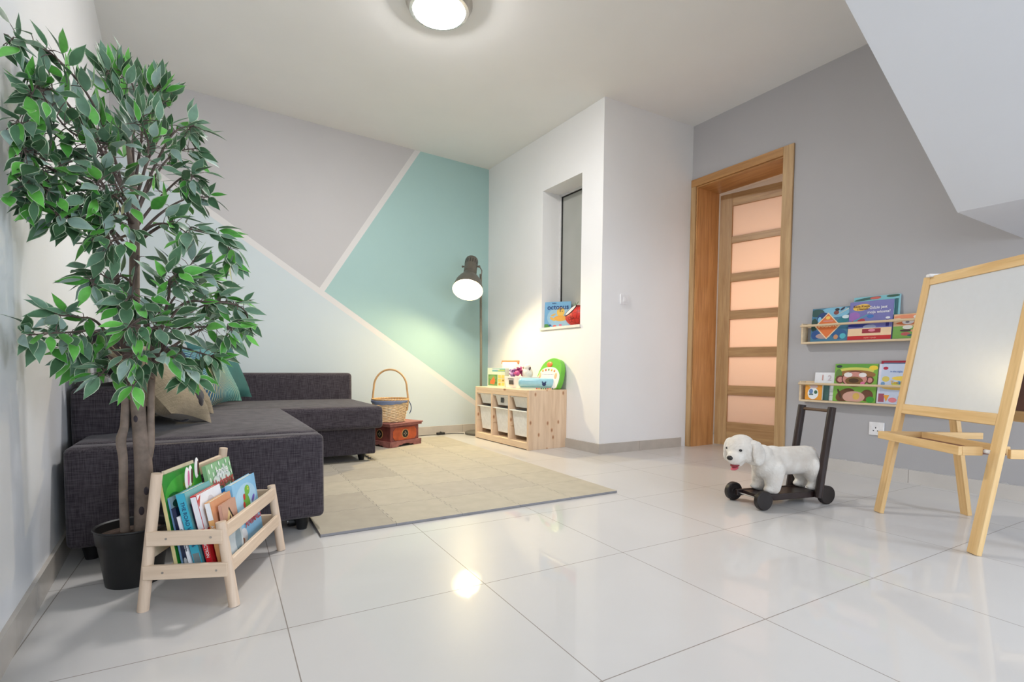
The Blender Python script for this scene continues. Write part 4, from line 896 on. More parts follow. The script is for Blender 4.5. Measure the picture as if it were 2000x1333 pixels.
# ------------------------------------------------------------------ toys on the storage frame
SF = TR(2.364, 3.68, 0.5225) @ RZ(math.radians(2.05))       # local x = depth to the wall, y = along the wall away from the camera
def facing(x, y, turn=0.0, lean=0.0, z=0.0): return SF @ TR(x, y, z) @ RZ(-PI/2+turn) @ RX(-lean)
def toys():
    # puzzle box, front towards the room
    M = facing(0.12, 0.918, D(2)); w, h, th = 0.32, 0.185, 0.045
    t = thing('puzzle_box', 'green and yellow cardboard puzzle box with an orange animal picture', 'toy box'); t.matrix_world = M
    MB().box(0, w, 0, th, 0, h).build('box', ink((214, 222, 196), 0.5), t, bevel=0.001)
    sh = [('r', (206, 218, 198), 0, 0, 1, 1), ('r', (98, 168, 176), .28, .82, 1, .99), ('r', (170, 196, 110), .6, .84, .98, .93), ('r', (196, 206, 214), .28, .90, .7, .97), ('r', (94, 142, 76), .05, .06, .58, .66), ('e', (120, 160, 84), .3, .5, .22, .12), ('p', (214, 110, 40), [(.16, .16), (.40, .12), (.46, .34), (.36, .56), (.28, .42), (.16, .30)]), ('e', (70, 110, 60), .5, .22, .06, .06)]
    sh += [('r', (232, 196, 96), .62+.19*(i % 2), .08+.2*(i//2), .78+.19*(i % 2), .24+.2*(i//2)) for i in range(6)] + [('e', (214, 140, 60), .70, .15, .05, .06), ('e', (110, 100, 60), .9, .36, .04, .05)]
    art(t, w, h, sh)
    # soft pouch with coral zip behind
    t = thing('zip_pouch', 'clear toy pouch with a coral orange top band behind the puzzle box', 'pouch'); t.matrix_world = facing(0.26, 0.90, D(4), D(5)); w, h = 0.29, 0.262
    vs, fs = pillow_mesh(w, h, 0.05, 10, 0.05); MB().add([(x+w/2, y, z+h/2) for x, y, z in vs], fs).build('pouch_body', ink((206, 222, 224), 0.25), t)
    MB().box(0.0, w, -0.007, 0.007, h-0.034, h+0.004).build('zip_band', ink((232, 136, 96), 0.5), t, bevel=0.003)
    mb = MB(); mb.ell((0.13, -0.020, 0.075), (0.03, 0.006, 0.05), 12, 8); mb.build('pouch_print', ink((236, 214, 110), 0.5), t)
    # white open bin with label holding dolls
    t = thing('toy_tray', 'white plastic tray with a dark label holding purple and pink yarn hair toys', 'tray'); t.matrix_world = facing(0.10, 0.565, 0)
    w, d, h = 0.27, 0.22, 0.108; m = MB()
    R = [[(0.012, 0.012, 0), (w-0.012, 0.012, 0), (w-0.012, d-0.012, 0), (0.012, d-0.012, 0)], [(0, 0, h), (w, 0, h), (w, d, h), (0, d, h)], [(0.004, 0.004, h), (w-0.004, 0.004, h), (w-0.004, d-0.004, h), (0.004, d-0.004, h)], [(0.016, 0.016, 0.004), (w-0.016, 0.016, 0.004), (w-0.016, d-0.016, 0.004), (0.016, d-0.016, 0.004)]]
    vs = [p for r in R for p in r]; fs = [(3, 2, 1, 0)]
    for k in range(3): fs += [(k*4+j, k*4+(j+1) % 4, k*4+4+(j+1) % 4, k*4+4+j) for j in range(4)]
    fs.append((12, 13, 14, 15)); m.add(vs, fs).build('tray_body', ink((236, 236, 236), 0.35), t, bevel=0.002)
    MB().box(0.085, 0.155, -0.0005, 0.0065, 0.034, 0.074).build('tray_label', ink((70, 68, 66), 0.6), t)
    MB().box(0.070, 0.165, -0.0012, 0.0035, 0.084, 0.090).build('tray_lettering', ink((70, 68, 66), 0.6), t)
    rr = random.Random(4)
    def curls(name, label, c, r, cols):
        o = thing(name, label, 'doll'); o.matrix_world = t.matrix_world @ TR(*c)
        ms = [ink(k, 0.6) for k in cols]
        for i in range(9):
            a, b = rr.uniform(0, 2*PI), rr.uniform(-0.4, 1.2); p = Vector((r*math.cos(a)*math.cos(b), r*0.7*math.sin(a)*math.cos(b)-0.01, r*0.75*math.sin(b)))
            q = [p*0.2]+[p*(0.5+0.5*f)+Vector((0.010*math.sin(6*f+i), 0, 0.012*math.cos(5*f))) for f in (0.2, 0.5, 0.8, 1.0)]
            MB().tube(smooth_path([Vector(v) for v in q], 4), [0.012+0.004*math.sin(j*0.9) for j in range(16)]+[0.004], 8).build('hair_curl', ms[i % len(ms)], o)
        return o
    o = curls('yarn_hair_doll', 'doll with magenta and pink curly hair in the white tray', (0.130, 0.09, 0.145), 0.078, [(176, 64, 124), (216, 110, 156), (140, 44, 100)]); MB().ell((0.035, -0.045, -0.005), (0.028, 0.02, 0.026), 14, 10).build('doll_head', ink((200, 84, 140), 0.6), o)
    o = curls('yarn_hair_doll', 'doll with lilac and violet hair at the left of the white tray', (0.048, 0.09, 0.140), 0.056, [(176, 140, 190), (136, 84, 150)]); MB().ell((0.0, -0.03, -0.02), (0.022, 0.016, 0.02), 14, 10).build('doll_head', ink((188, 150, 190), 0.6), o)
    t2 = thing('plush_toy', 'white plush toy with dark ears resting in the white tray', 'plush toy'); t2.matrix_world = t.matrix_world @ TR(0.222, 0.12, 0.140)
    mw = plain('white_plush', (232, 224, 212), 0.95, bmp=0.6, scale=120)
    mb = MB().ell((0, 0, 0), (0.058, 0.05, 0.062), 16, 12).ell((0.01, -0.01, 0.055), (0.036, 0.032, 0.032), 14, 10); remeshed(mb, 'plush_body', mw, t2, 0.004, 4)
    for sx, nm in ((-0.042, 'ear'), (0.052, 'ear')): MB().ell((sx, -0.012, 0.045), (0.012, 0.008, 0.022), 12, 8, rot=Euler((0, sx*14, 0))).build(nm, ink((110, 92, 90), 0.8), t2)
    # pale blue rounded toy on a row of coloured keys
    t = thing('blue_toy_case', 'long pale blue rounded toy case with a small dark face printed on its front', 'toy'); t.matrix_world = SF @ TR(0.055, 0.255, 0) @ RZ(math.atan2(-0.20, 0.25))
    L = 0.33; vs, fs = rbox(0, L, 0, 0.075, 0.012, 0.100, 0.034); MB().add(vs, fs).build('case_body', plain('pale_blue_plastic', (150, 200, 214), 0.25), t, angle=80)
    k = MB().ell((0.235, -0.0005, 0.046), (0.020, 0.002, 0.018), 14, 8).ell((0.220, -0.0005, 0.064), (0.006, 0.002, 0.009), 10, 6).ell((0.250, -0.0005, 0.064), (0.006, 0.002, 0.009), 10, 6); remeshed(k, 'face_print', ink((28, 48, 92)), t, 0.0016, 2)
    MB().box(0.02, L-0.02, 0.002, 0.07, 0.0, 0.014).build('case_base', ink((214, 222, 196), 0.4), t)
    kc = [(206, 70, 60), (236, 150, 50), (70, 60, 60), (90, 150, 90), (120, 90, 60)]
    for i in range(9): MB().box(0.165+i*0.020, 0.176+i*0.020, -0.004, 0.003, 0.001, 0.011).build('key', ink(kc[i % 5]), t)
    # toy piano leaning on the wall
    t = thing('toy_piano', 'white toy piano with a green curved top, leaning against the white wall', 'toy piano'); t.matrix_world = facing(0.300, 0.345, 0, D(13))
    P = [(0.0, 0.03), (0.03, 0.0), (0.29, 0.0), (0.345, 0.05), (0.352, 0.12), (0.340, 0.21), (0.295, 0.272), (0.21, 0.292), (0.13, 0.278), (0.06, 0.235), (0.015, 0.16), (0.0, 0.09)]
    cl = lambda P_, n=4: [(v.x, v.y) for v in smooth_path([Vector((a, b, 0)) for a, b in P_+[P_[0]]], n)[:-1]]
    PP = cl(P); sc = lambda P_, f, cx=0.176, cy=0.14: [(cx+(a-cx)*f, cy+(b-cy)*f) for a, b in P_]
    MB().prism(PP, 0.050, lambda a, b, c: (a, c+0.004, b)).build('green_shell', ink((112, 190, 64), 0.3), t, bevel=0.004)
    wp = [(0.008, 0.03), (0.03, 0.005), (0.29, 0.005), (0.338, 0.05), (0.342, 0.13), (0.29, 0.185), (0.215, 0.205), (0.12, 0.20), (0.05, 0.165), (0.018, 0.09)]
    MB().prism(cl(wp), 0.006, lambda a, b, c: (a, 0.004-c, b)).build('white_face', ink((238, 236, 230), 0.3), t, bevel=0.001)
    kb = MB().prism([(0.05, 0.018), (0.29, 0.018), (0.29, 0.085), (0.05, 0.085)], 0.0035, lambda a, b, c: (a, -0.002-c, b)); kb.build('keyboard', ink((244, 242, 238), 0.3), t)
    for i, x in enumerate((0.10, 0.118, 0.155, 0.173, 0.191, 0.230, 0.248)): MB().box(x, x+0.011, -0.010, -0.004, 0.045, 0.085).build('black_key', ink((32, 30, 32), 0.3), t)
    MB().ell((0.165, 0.002, 0.232), (0.042, 0.008, 0.026), 18, 10).build('orange_badge', ink((236, 120, 66), 0.4), t)
    bc = [(236, 170, 80), (226, 110, 80), (120, 170, 90), (232, 190, 90), (236, 140, 90)]
    for i in range(5): MB().ell((0.085+i*0.044, -0.003, 0.170+0.012*math.sin(PI*i/4)), (0.013, 0.004, 0.011), 12, 8).build('button', ink(bc[i], 0.4), t)
    for i in range(8): MB().box(0.088+i*0.022, 0.100+i*0.022, -0.0035, -0.001, 0.136, 0.140).build('print_mark', ink((140, 120, 170)), t)
    for sx in (0.052, 0.292): MB().ell((sx, -0.002, 0.125), (0.020, 0.003, 0.030), 14, 8).build('speaker', ink((240, 180, 140), 0.5), t)
toys()

# ------------------------------------------------------------------ books in the window recess
def window_books():
    o_ = frA((W0+W1)/2, WZ0+0.003, 0); base = lambda u, d: frA(u, WZ0+0.0035, d)
    rz = math.atan2(tA.y, tA.x)       # local x runs along the wall away from the far corner (to the right seen from the room)
    sh = [('r', (122, 178, 214), 0, 0, 1, 1), ('e', (160, 200, 220), .6, .4, .5, .4), ('e', (238, 196, 92), .62, .60, .15, .18), ('e', (236, 176, 80), .62, .36, .26, .11), ('e', (236, 186, 90), .32, .34, .12, .05, -.5), ('e', (236, 186, 90), .92, .34, .10, .05, .5), ('e', (236, 190, 100), .34, .5, .1, .035, .4), ('e', (70, 50, 40), .60, .62, .02, .015), ('e', (70, 50, 40), .68, .62, .02, .015), ('e', (90, 150, 80), .08, .06, .14, .09), ('e', (222, 110, 100), .4, .07, .07, .04), ('e', (214, 120, 150), .62, .10, .06, .04), ('e', (60, 90, 150), .22, .10, .06, .03)]
    x, y, z = base(W0+0.006, 0.028); t = book('picture_book', 'pale blue picture book titled octopus with a yellow octopus, in the window recess', 'book', 0.262, 0.248, 0.010, (116, 172, 208), TR(x, y, z) @ RZ(rz+D(33)) @ RX(D(-3)), sh)
    text('octopus', 0.066, ink((28, 58, 120)), t, (0.135, -0.004, 0.196), name='title')
    text('Hello', 0.020, ink((60, 90, 140)), t, (0.095, -0.004, 0.234), name='subtitle')
    # red quilted drum-like bag
    x, y, z = base(W0+0.400, 0.106); t = thing('quilted_basket', 'red quilted round pouch with a dark rim and white lining beside the octopus book', 'basket'); t.matrix_world = TR(x, y, z) @ RZ(rz)
    m, nt, bs = newmat('red_quilted'); v = mapped(nt); ck = N(nt, 'ShaderNodeTexVoronoi'); ck.inputs['Scale'].default_value = 26; ck.feature = 'DISTANCE_TO_EDGE'; nt.links.new(v, ck.inputs['Vector'])
    nt.links.new(ramp(nt, ck.outputs['Distance'], [(0.01, srgb(120, 24, 22)), (0.08, srgb(206, 48, 38))]), bs.inputs['Base Color']); bs.inputs['Roughness'].default_value = 0.5
    t.matrix_world = TR(x, y, z) @ RZ(rz)
    S_ = TR(0.0, 0.0, 0.092) @ Matrix.Diagonal((0.134, 0.090, 0.096, 1)); n = Vector((-0.38, -0.66, 0.65)).normalized(); dcut = 0.76
    sp = MB().ell((0, 0, 0), (1, 1, 1), 48, 32); vs = []
    for v in sp.v:
        v = Vector(v); e = v.dot(n)-dcut
        if e > 0: v = v-n*e
        v.z = max(v.z, -0.97); vs.append(v)
    bd = MB(); bd.X = S_; bd.add(vs, sp.f); bd.build('pouch_body', m, t, angle=50)
    a = n.orthogonal().normalized(); b_ = n.cross(a); rr_ = math.sqrt(1-dcut*dcut)
    ring = [n*dcut+(a*math.cos(2*PI*k/48)+b_*math.sin(2*PI*k/48))*rr_ for k in range(48)]
    MB().tube([S_ @ q for q in ring], 0.0042, 8, closed=True).build('rim_cord', ink((48, 26, 28), 0.6), t)
    ln = MB(); ln.X = S_; ln.add([n*(dcut+0.02)]+[q*0.93+n*(0.02+dcut*0.07) for q in ring], [(0, 1+k, 1+(k+1) % 48) for k in range(48)]); ln.build('white_lining', ink((226, 220, 222), 0.8), t)
    mb = MB(); q0 = S_ @ ring[0]
    for k in range(3): mb.tube(smooth_path([Vector((-0.01, -0.02, 0.172)), Vector((-0.01+0.018*(k-1), -0.015, 0.195)), Vector((-0.01+0.042*(k-1), -0.012, 0.205+0.006*k))], 4), [0.0025]*8+[0.001], 6)
    mb.build('tie_string', ink((110, 150, 110), 0.7), t)
window_books()

# ------------------------------------------------------------------ picture ledges on the grey wall
led_y = wood('ledge_pine', (228, 206, 172), (212, 186, 148), 'x', 0.8, 0.5, amount=0.6)
def wallM(y, z, d=0.0): return TR(doorx(y)-d, y, z) @ RZ(-PI/2+math.atan(0.01831))
def ledges():
    for z, lab in ((0.908, 'upper narrow pine picture ledge on the grey wall'), (0.486, 'lower narrow pine picture ledge on the grey wall')):
        t = thing('picture_ledge', lab, 'shelf', group='picture ledges on the grey wall'); t.matrix_world = wallM(2.160, z, 0.0)
        L = 0.82; Dp = 0.075
        MB().box(0.012, L-0.012, -Dp, 0, 0, 0.014).build('shelf_board', led_y, t, bevel=0.001)
        for x in (0, L-0.012): MB().box(x, x+0.012, -Dp, 0, 0, 0.150).build('end_panel', led_y, t, bevel=0.003)
        MB().tube([(-0.004, -Dp+0.000, 0.131), (L+0.004, -Dp+0.000, 0.131)], 0.0085, 12).build('front_rail', led_y, t)
        MB().box(0.012, L-0.012, -0.012, 0, 0.118, 0.150).build('back_rail', led_y, t, bevel=0.001)
    def onledge(yl, z, d, lean=6): return wallM(yl, z, d) @ RX(-D(lean))
    zU, zL = 0.9235, 0.5015
    w_ = ink((238, 236, 240))
    sh = [('r', (64, 120, 150), 0, 0, 1, 1), ('e', (120, 180, 206), .62, .86, .4, .16), ('e', (40, 80, 76), .14, .86, .2, .12), ('e', (24, 60, 116), .30, .72, .16, .14, .6), ('e', (126, 186, 220), .22, .66, .05, .08), ('e', (36, 70, 60), .08, .5, .1, .2), ('e', (24, 120, 132), .85, .60, .2, .10, .5), ('e', (206, 224, 226), .92, .7, .1, .05), ('e', (122, 60, 54), .66, .84, .07, .06), ('e', (20, 22, 34), .68, .93, .06, .04), ('e', (30, 34, 60), .82, .94, .07, .03, .6), ('p', (196, 200, 190), [(.55, .70), (.6, .72), (.98, .96), (.98, .92)]), ('e', (40, 80, 140), .14, .2, .12, .14), ('e', (176, 150, 146), .35, .16, .2, .08), ('e', (36, 90, 140), .78, .2, .2, .14), ('e', (80, 176, 190), .88, .14, .08, .08), ('e', (196, 140, 100), .70, .12, .06, .07),
          ('p', (232, 206, 170), [(.45, .86), (.80, .46), (.45, .06), (.10, .46)]), ('p', (222, 116, 54), [(.45, .82), (.76, .46), (.45, .10), (.14, .46)]), ('e', (236, 196, 96), .45, .70, .06, .05), ('r', (214, 140, 130), .33, .585, .60, .62)]
    t = book('board_game_box', 'blue and green box with an orange diamond on the upper ledge', 'box', 0.250, 0.240, 0.022, (60, 110, 130), onledge(2.106, zU, 0.050), sh)
    text('HAKSUTO', 0.036, ink((244, 220, 170)), t, (0.113, -0.004, 0.112), name='title', sx=0.95)
    sh = [('r', (110, 110, 172), 0, 0, 1, 1), ('e', (150, 100, 176), .12, .62, .14, .12), ('e', (236, 190, 74), .28, .845, .20, .085, .1), ('e', (170, 40, 60), .30, .50, .09, .055), ('e', (50, 110, 180), .50, .60, .08, .045), ('e', (180, 60, 70), .12, .48, .04, .035), ('p', (70, 150, 170), [(.1, .50), (.44, .66), (.44, .63), (.12, .47)]), ('e', (40, 50, 130), .26, .38, .3, .05), ('e', (150, 160, 190), .5, .33, .15, .06), ('r', (44, 40, 120), .86, .32, .93, .50), ('e', (220, 220, 226), .895, .54, .05, .03), ('r', (232, 200, 160), 0, .105, 1, .30), ('r', (150, 30, 50), .34, .17, .76, .28), ('e', (220, 130, 150), .56, .24, .08, .035), ('r', (190, 24, 30), 0, 0, 1, .105)]
    t = book('picture_book', 'purple picture book with a yellow title bubble on the upper ledge', 'book', 0.262, 0.262, 0.014, (96, 96, 160), onledge(1.853, zU, 0.056), sh)
    text('Kicia Kocia', 0.022, ink((90, 50, 40)), t, (0.074, -0.004, 0.228), name='title'); text('i Nunuś', 0.020, ink((90, 50, 40)), t, (0.080, -0.004, 0.210), name='title')
    text('Gdzie jest', 0.026, w_, t, (0.175, -0.004, 0.214), name='title'); text('moja wiosna?', 0.025, w_, t, (0.180, -0.004, 0.184), name='title')
    text('czyta i rysuje', 0.014, ink((236, 150, 130)), t, (0.14, -0.004, 0.014), name='subtitle')
    sh = [('r', (120, 186, 196), 0, 0, 1, 1), ('e', (40, 90, 84), .3, .95, .3, .03, .1), ('e', (196, 90, 80), .48, .955, .12, .03), ('e', (30, 80, 60), .85, .97, .14, .03), ('r', (30, 96, 104), .90, .3, .97, .9)]
    book('picture_book', 'tall turquoise picture book standing behind the purple one on the upper ledge', 'book', 0.272, 0.292, 0.012, (160, 206, 220), onledge(1.835, zU, 0.038, 4), sh)
    sh = [('r', (222, 176, 136), 0, .5, 1, 1), ('r', (112, 160, 70), 0, 0, 1, .5), ('e', (226, 140, 100), .5, .88, .5, .08), ('e', (232, 226, 216), .8, .86, .14, .07), ('e', (236, 206, 170), .16, .74, .14, .1), ('e', (206, 110, 60), .5, .62, .4, .07), ('e', (226, 224, 226), .5, .66, .2, .09), ('e', (120, 116, 130), .48, .66, .07, .04), ('e', (216, 214, 206), .5, .45, .17, .08), ('e', (60, 40, 36), .45, .32, .2, .05), ('e', (180, 80, 80), .45, .18, .16, .07), ('e', (40, 96, 100), .7, .12, .2, .05), ('e', (210, 150, 110), .68, .3, .07, .05)]
    book('picture_book', 'small orange and green animal book nearest the easel on the upper ledge', 'book', 0.160, 0.158, 0.014, (70, 120, 70), onledge(1.586, zU, 0.054), sh)
    # lower ledge
    t = book('number_card_pad', 'white number card pad showing 1 and 2 on the lower ledge', 'card', 0.150, 0.200, 0.006, (240, 240, 240), onledge(2.078, zL, 0.034), [('r', (238, 238, 240), 0, 0, 1, 1), ('r', (120, 130, 130), .5, .17, .98, .18), ('r', (120, 130, 130), .5, .30, .98, .31)], hard=False)
    text('1', 0.056, ink((206, 150, 140)), t, (0.056, -0.003, 0.160), name='digit'); text('2', 0.056, ink((206, 190, 196)), t, (0.104, -0.003, 0.158), name='digit')
    t = book('card_box', 'small orange box with a white round label on the lower ledge', 'box', 0.118, 0.112, 0.030, (232, 158, 66), onledge(2.120, zL, 0.066, 3), [('r', (234, 160, 62), 0, 0, 1, 1), ('e', (240, 200, 90), .3, .95, .2, .06), ('e', (236, 240, 240), .48, .42, .32, .38), ('e', (214, 190, 186), .5, .86, .25, .12), ('e', (110, 140, 186), .36, .55, .12, .16), ('e', (70, 110, 80), .64, .5, .1, .12), ('r', (110, 130, 130), .25, .30, .5, .40)])
    book('picture_book', 'small dark green book half hidden behind the orange box', 'book', 0.120, 0.118, 0.010, (64, 100, 96), onledge(2.088, zL, 0.046, 4), [])
    br = (104, 64, 40)
    sh = [('r', (122, 176, 66), 0, 0, 1, 1), ('e', (96, 156, 60), .5, .95, .5, .06), ('e', (206, 204, 96), .5, .82, .42, .09), ('e', (150, 104, 56), .5, .72, .46, .12), ('e', (96, 130, 60), .1, .72, .08, .14), ('e', (236, 206, 60), .90, .90, .10, .06), ('e', (44, 66, 60), .1, .93, .07, .04), ('e', br, .14, .58, .11, .11), ('e', (206, 140, 132), .15, .58, .07, .07), ('e', br, .84, .58, .09, .10), ('e', (206, 140, 132), .84, .58, .055, .065), ('e', (90, 46, 40), .49, .60, .31, .21), ('e', (204, 140, 128), .49, .60, .285, .19), ('e', (232, 226, 222), .33, .71, .10, .065), ('e', (232, 226, 222), .67, .71, .09, .06), ('e', (124, 88, 44), .48, .55, .21, .115), ('e', (74, 48, 22), .47, .56, .12, .06), ('e', (216, 110, 150), .68, .49, .05, .05), ('e', br, .3, .17, .24, .16, .5), ('e', br, .8, .18, .14, .15), ('e', (208, 160, 144), .5, .13, .26, .15), ('e', (214, 176, 90), .56, .15, .08, .09), ('e', (72, 50, 30), .16, .2, .03, .14, .4), ('e', (60, 150, 50), .88, .08, .09, .08)]
    book('picture_book', 'green picture book with a large cartoon monkey face on the lower ledge', 'book', 0.268, 0.262, 0.016, (110, 168, 60), onledge(1.936, zL, 0.050), sh)
    book('picture_book', 'plain pale grey book peeping out between the monkey book and the farm book', 'book', 0.235, 0.232, 0.006, (206, 198, 198), onledge(1.868, zL, 0.030, 4), [], hard=False)
    sh = [('r', (196, 206, 226), 0, 0, 1, 1), ('r', (222, 216, 230), 0, 0, .06, 1), ('e', (182, 40, 66), .16, .89, .06, .04), ('e', (214, 196, 100), .18, .62, .09, .07), ('e', (110, 150, 190), .12, .50, .05, .05), ('e', (236, 204, 84), .62, .64, .3, .06), ('e', (206, 210, 96), .6, .50, .28, .07), ('e', (70, 140, 190), .50, .53, .06, .04), ('e', (110, 180, 80), .68, .52, .07, .04), ('e', (226, 190, 100), .5, .40, .4, .05), ('e', (150, 86, 60), .95, .80, .1, .05), ('r', (160, 80, 100), .04, .04, .18, .25), ('p', (232, 160, 60), [(.16, .22), (.3, .22), (.23, .05)]), ('e', (222, 130, 140), .38, .10, .1, .06), ('r', (130, 144, 160), .5, .04, .98, .20)]
    t = book('picture_book', 'pale blue farm picture book with a red star on the lower ledge', 'book', 0.240, 0.262, 0.012, (200, 206, 224), onledge(1.660, zL, 0.056), sh)
    text('Ten Little', 0.030, ink((226, 176, 60)), t, (0.130, -0.004, 0.140), name='title'); text('Touch', 0.020, w_, t, (0.175, -0.004, 0.034), name='title')
    text('in the night', 0.015, ink((100, 130, 190)), t, (0.100, -0.004, 0.212), name='subtitle')
    book('picture_book', 'dark crimson book standing behind the farm book with only its top showing', 'book', 0.240, 0.282, 0.012, (150, 24, 50), onledge(1.655, zL, 0.036, 4), [('r', (156, 26, 52), 0, 0, 1, 1), ('r', (90, 110, 140), .06, .92, 1, .955)])
ledges()

# ------------------------------------------------------------------ dog push cart
def dog_cart():
    dd = Vector((0.9706, -0.2405, 0)); CT = TR(2.426, 1.554, 0) @ RZ(math.atan2(dd.y, dd.x))
    t = thing('push_cart', 'dark brown wooden toy push cart with four wheels under the plush dog', 'push cart'); t.matrix_world = CT
    dk = wood('dark_walnut_x', (42, 28, 25), (26, 18, 17), 'x', 1, 0.38); dz = wood('dark_walnut_z', (46, 30, 26), (26, 18, 17), 'z', 1, 0.38)
    wm = plain('dark_wheel', (30, 23, 22), 0.45); tyre = plain('black_tyre', (24, 22, 22), 0.6); st = plain('cart_steel', (200, 198, 196), 0.25, 0.9)
    for x, y in ((0.0, 0.0), (0.0, 0.215), (0.425, 0.012), (0.425, 0.203)):
        w = MB(); s = -1 if y < 0.1 else 1
        w.X = TR(x, y, 0.0495) @ RX(s*PI/2)
        w.lathe([(0.0, 0.013), (0.018, 0.013), (0.020, 0.010), (0.036, 0.010), (0.040, 0.014), (0.046, 0.014), (0.0495, 0.009), (0.0495, -0.012), (0.045, -0.016), (0.0, -0.016)], 36)
        wl = w.build('wheel', [wm], t, angle=30)
        MB().cyl((x, y+s*0.012, 0.0495), (x, y+s*0.0155, 0.0495), 0.0045, n=12).build('axle_cap', st, wl)
    MB().cyl((0, 0.01, 0.0495), (0, 0.205, 0.0495), 0.004, n=12).build('axle', st, t); MB().cyl((0.425, 0.02, 0.0495), (0.425, 0.195, 0.0495), 0.004, n=12).build('axle', st, t)
    MB().box(-0.015, 0.445, 0.030, 0.048, 0.034, 0.068).build('side_board', dk, t, bevel=0.003); MB().box(-0.015, 0.445, 0.167, 0.185, 0.034, 0.068).build('side_board', dk, t, bevel=0.003)
    MB().box(0.02, 0.40, 0.048, 0.167, 0.040, 0.064).build('platform', dk, t, bevel=0.002)
    MB().box(0.30, 0.33, 0.030, 0.185, 0.010, 0.034).build('cross_block', dk, t, bevel=0.002) if False else None
    for y in (0.012, 0.203):
        MB().tube([(0.372, y, 0.036), (0.445, y, 0.520)], [0.0205, 0.0205], 8).build('handle_post', dz, t, bevel=0.002, angle=40)
    MB().cyl((0.441, 0.03, 0.500), (0.441, 0.185, 0.500), 0.0085, n=16).build('handle_bar', plain('bar_wood', (92, 70, 52), 0.4), t)
    MB().cyl((0.375, 0.002, 0.052), (0.375, 0.0055, 0.052), 0.0055, n=14).build('bolt', st, t)
    # plush dog
    g = thing('plush_dog', 'white plush dog with floppy ears and pink tongue standing on the push cart', 'plush dog'); g.matrix_world = CT @ TR(0.13, 0.108, 0.066)
    m, nt, bs = newmat('cream_plush_fur')
    v = mapped(nt); no = N(nt, 'ShaderNodeTexNoise'); no.inputs['Scale'].default_value = 95; no.inputs['Detail'].default_value = 6; nt.links.new(v, no.inputs['Vector'])
    n2 = N(nt, 'ShaderNodeTexNoise'); n2.inputs['Scale'].default_value = 14; nt.links.new(v, n2.inputs['Vector'])
    nt.links.new(ramp(nt, n2.outputs['Fac'], [(0.3, srgb(214, 205, 194)), (0.65, srgb(232, 227, 219))]), bs.inputs['Base Color'])
    bs.inputs['Roughness'].default_value = 1.0; bs.inputs['Specular IOR Level'].default_value = 0.1; bs.inputs['Sheen Weight'].default_value = 0.4; bump(nt, bs, no.outputs['Fac'], 0.9, 0.005)
    E = lambda mb, c, r, rot=None: mb.ell(c, r, 18, 12, rot=rot)
    b = MB()
    # trunk: chest, middle, rump (local x towards the tail, z up from the platform)
    E(b, (-0.005, 0, 0.148), (0.090, 0.078, 0.086)); [E(b, (0.01+0.017*i, 0, 0.160), (0.058, 0.073, 0.077)) for i in range(15)]; E(b, (0.075, 0, 0.158), (0.095, 0.066, 0.068)); E(b, (0.160, 0, 0.165), (0.095, 0.066, 0.066)); E(b, (0.245, 0, 0.152), (0.068, 0.068, 0.078))
    E(b, (0.235, 0, 0.185), (0.060, 0.055, 0.048)); E(b, (0.02, 0, 0.195), (0.075, 0.055, 0.050))
    # neck
    E(b, (-0.050, -0.004, 0.190), (0.062, 0.060, 0.066), Euler((0, -0.5, 0))); E(b, (-0.105, -0.008, 0.205), (0.060, 0.054, 0.060))
    def limb(b, pts, rs):
        for i in range(len(pts)-1):
            for k in range(6):
                f = k/5; p = Vector(pts[i]).lerp(Vector(pts[i+1]), f); r = rs[i]*(1-f)+rs[i+1]*f; E(b, p, (r, r, r))
    for s in (-1, 1):
        limb(b, [(0.000, 0.038*s, 0.130), (-0.008, 0.044*s, 0.070), (-0.012, 0.047*s, 0.030)], [0.058, 0.046, 0.038]); E(b, (-0.026, 0.048*s, 0.021), (0.042, 0.031, 0.021))
        limb(b, [(0.250, 0.036*s, 0.130), (0.262, 0.042*s, 0.088), (0.278, 0.044*s, 0.052), (0.272, 0.044*s, 0.026)], [0.060, 0.046, 0.036, 0.032]); E(b, (0.256, 0.044*s, 0.019), (0.036, 0.027, 0.019))
    E(b, (0.304, 0.01, 0.205), (0.030, 0.020, 0.020), Euler((0, 0.7, 0)))
    # head, turned a little towards the near side
    hx = Vector((-0.186, -0.004, 0.234)); f = Vector((-0.925, -0.37, -0.20)).normalized(); sd = Vector((0.37, -0.925, 0)).normalized(); up = sd.cross(f)*-1
    if up.z < 0: up = -up
    K = 1.22; HP = lambda a, s, u: hx + (f*a + sd*s + up*u)*K
    rt = Matrix((f, -sd, up)).transposed().to_euler()
    E(b, HP(0, 0, 0.008), (0.0756, 0.0732, 0.0683), rt); E(b, HP(0.048, 0, -0.022), (0.0537, 0.0439, 0.0378), rt); E(b, HP(0.066, 0, -0.018), (0.0366, 0.0354, 0.0305), rt); E(b, HP(0.034, 0, -0.052), (0.0390, 0.0293, 0.0171), rt)
    E(b, HP(0.0, 0.030, -0.025), (0.0439, 0.0342, 0.0366), rt); E(b, HP(0.0, -0.030, -0.025), (0.0439, 0.0342, 0.0366), rt)
    remeshed(b, 'body', m, g, 0.0052, 9, 0.6)
    for s in (1, -1):
        e = MB(); E(e, HP(-0.016, 0.064*s, -0.012), (0.0470, 0.0180, 0.0600), rt); E(e, HP(-0.024, 0.068*s, -0.034), (0.0540, 0.0200, 0.0440), rt); E(e, HP(-0.008, 0.050*s, 0.026), (0.0268, 0.0244, 0.0220), rt)
        remeshed(e, 'ear', m, g, 0.004, 4, 0.5)
    bk = plain('dog_nose_black', (24, 20, 20), 0.25); pk = plain('tongue_pink', (204, 92, 104), 0.6); mo = plain('mouth_dark_pink', (140, 50, 56), 0.7)
    MB().ell(HP(0.096, 0, -0.010), (0.0110, 0.0159, 0.0122), 16, 10, rot=rt).build('nose', bk, g)
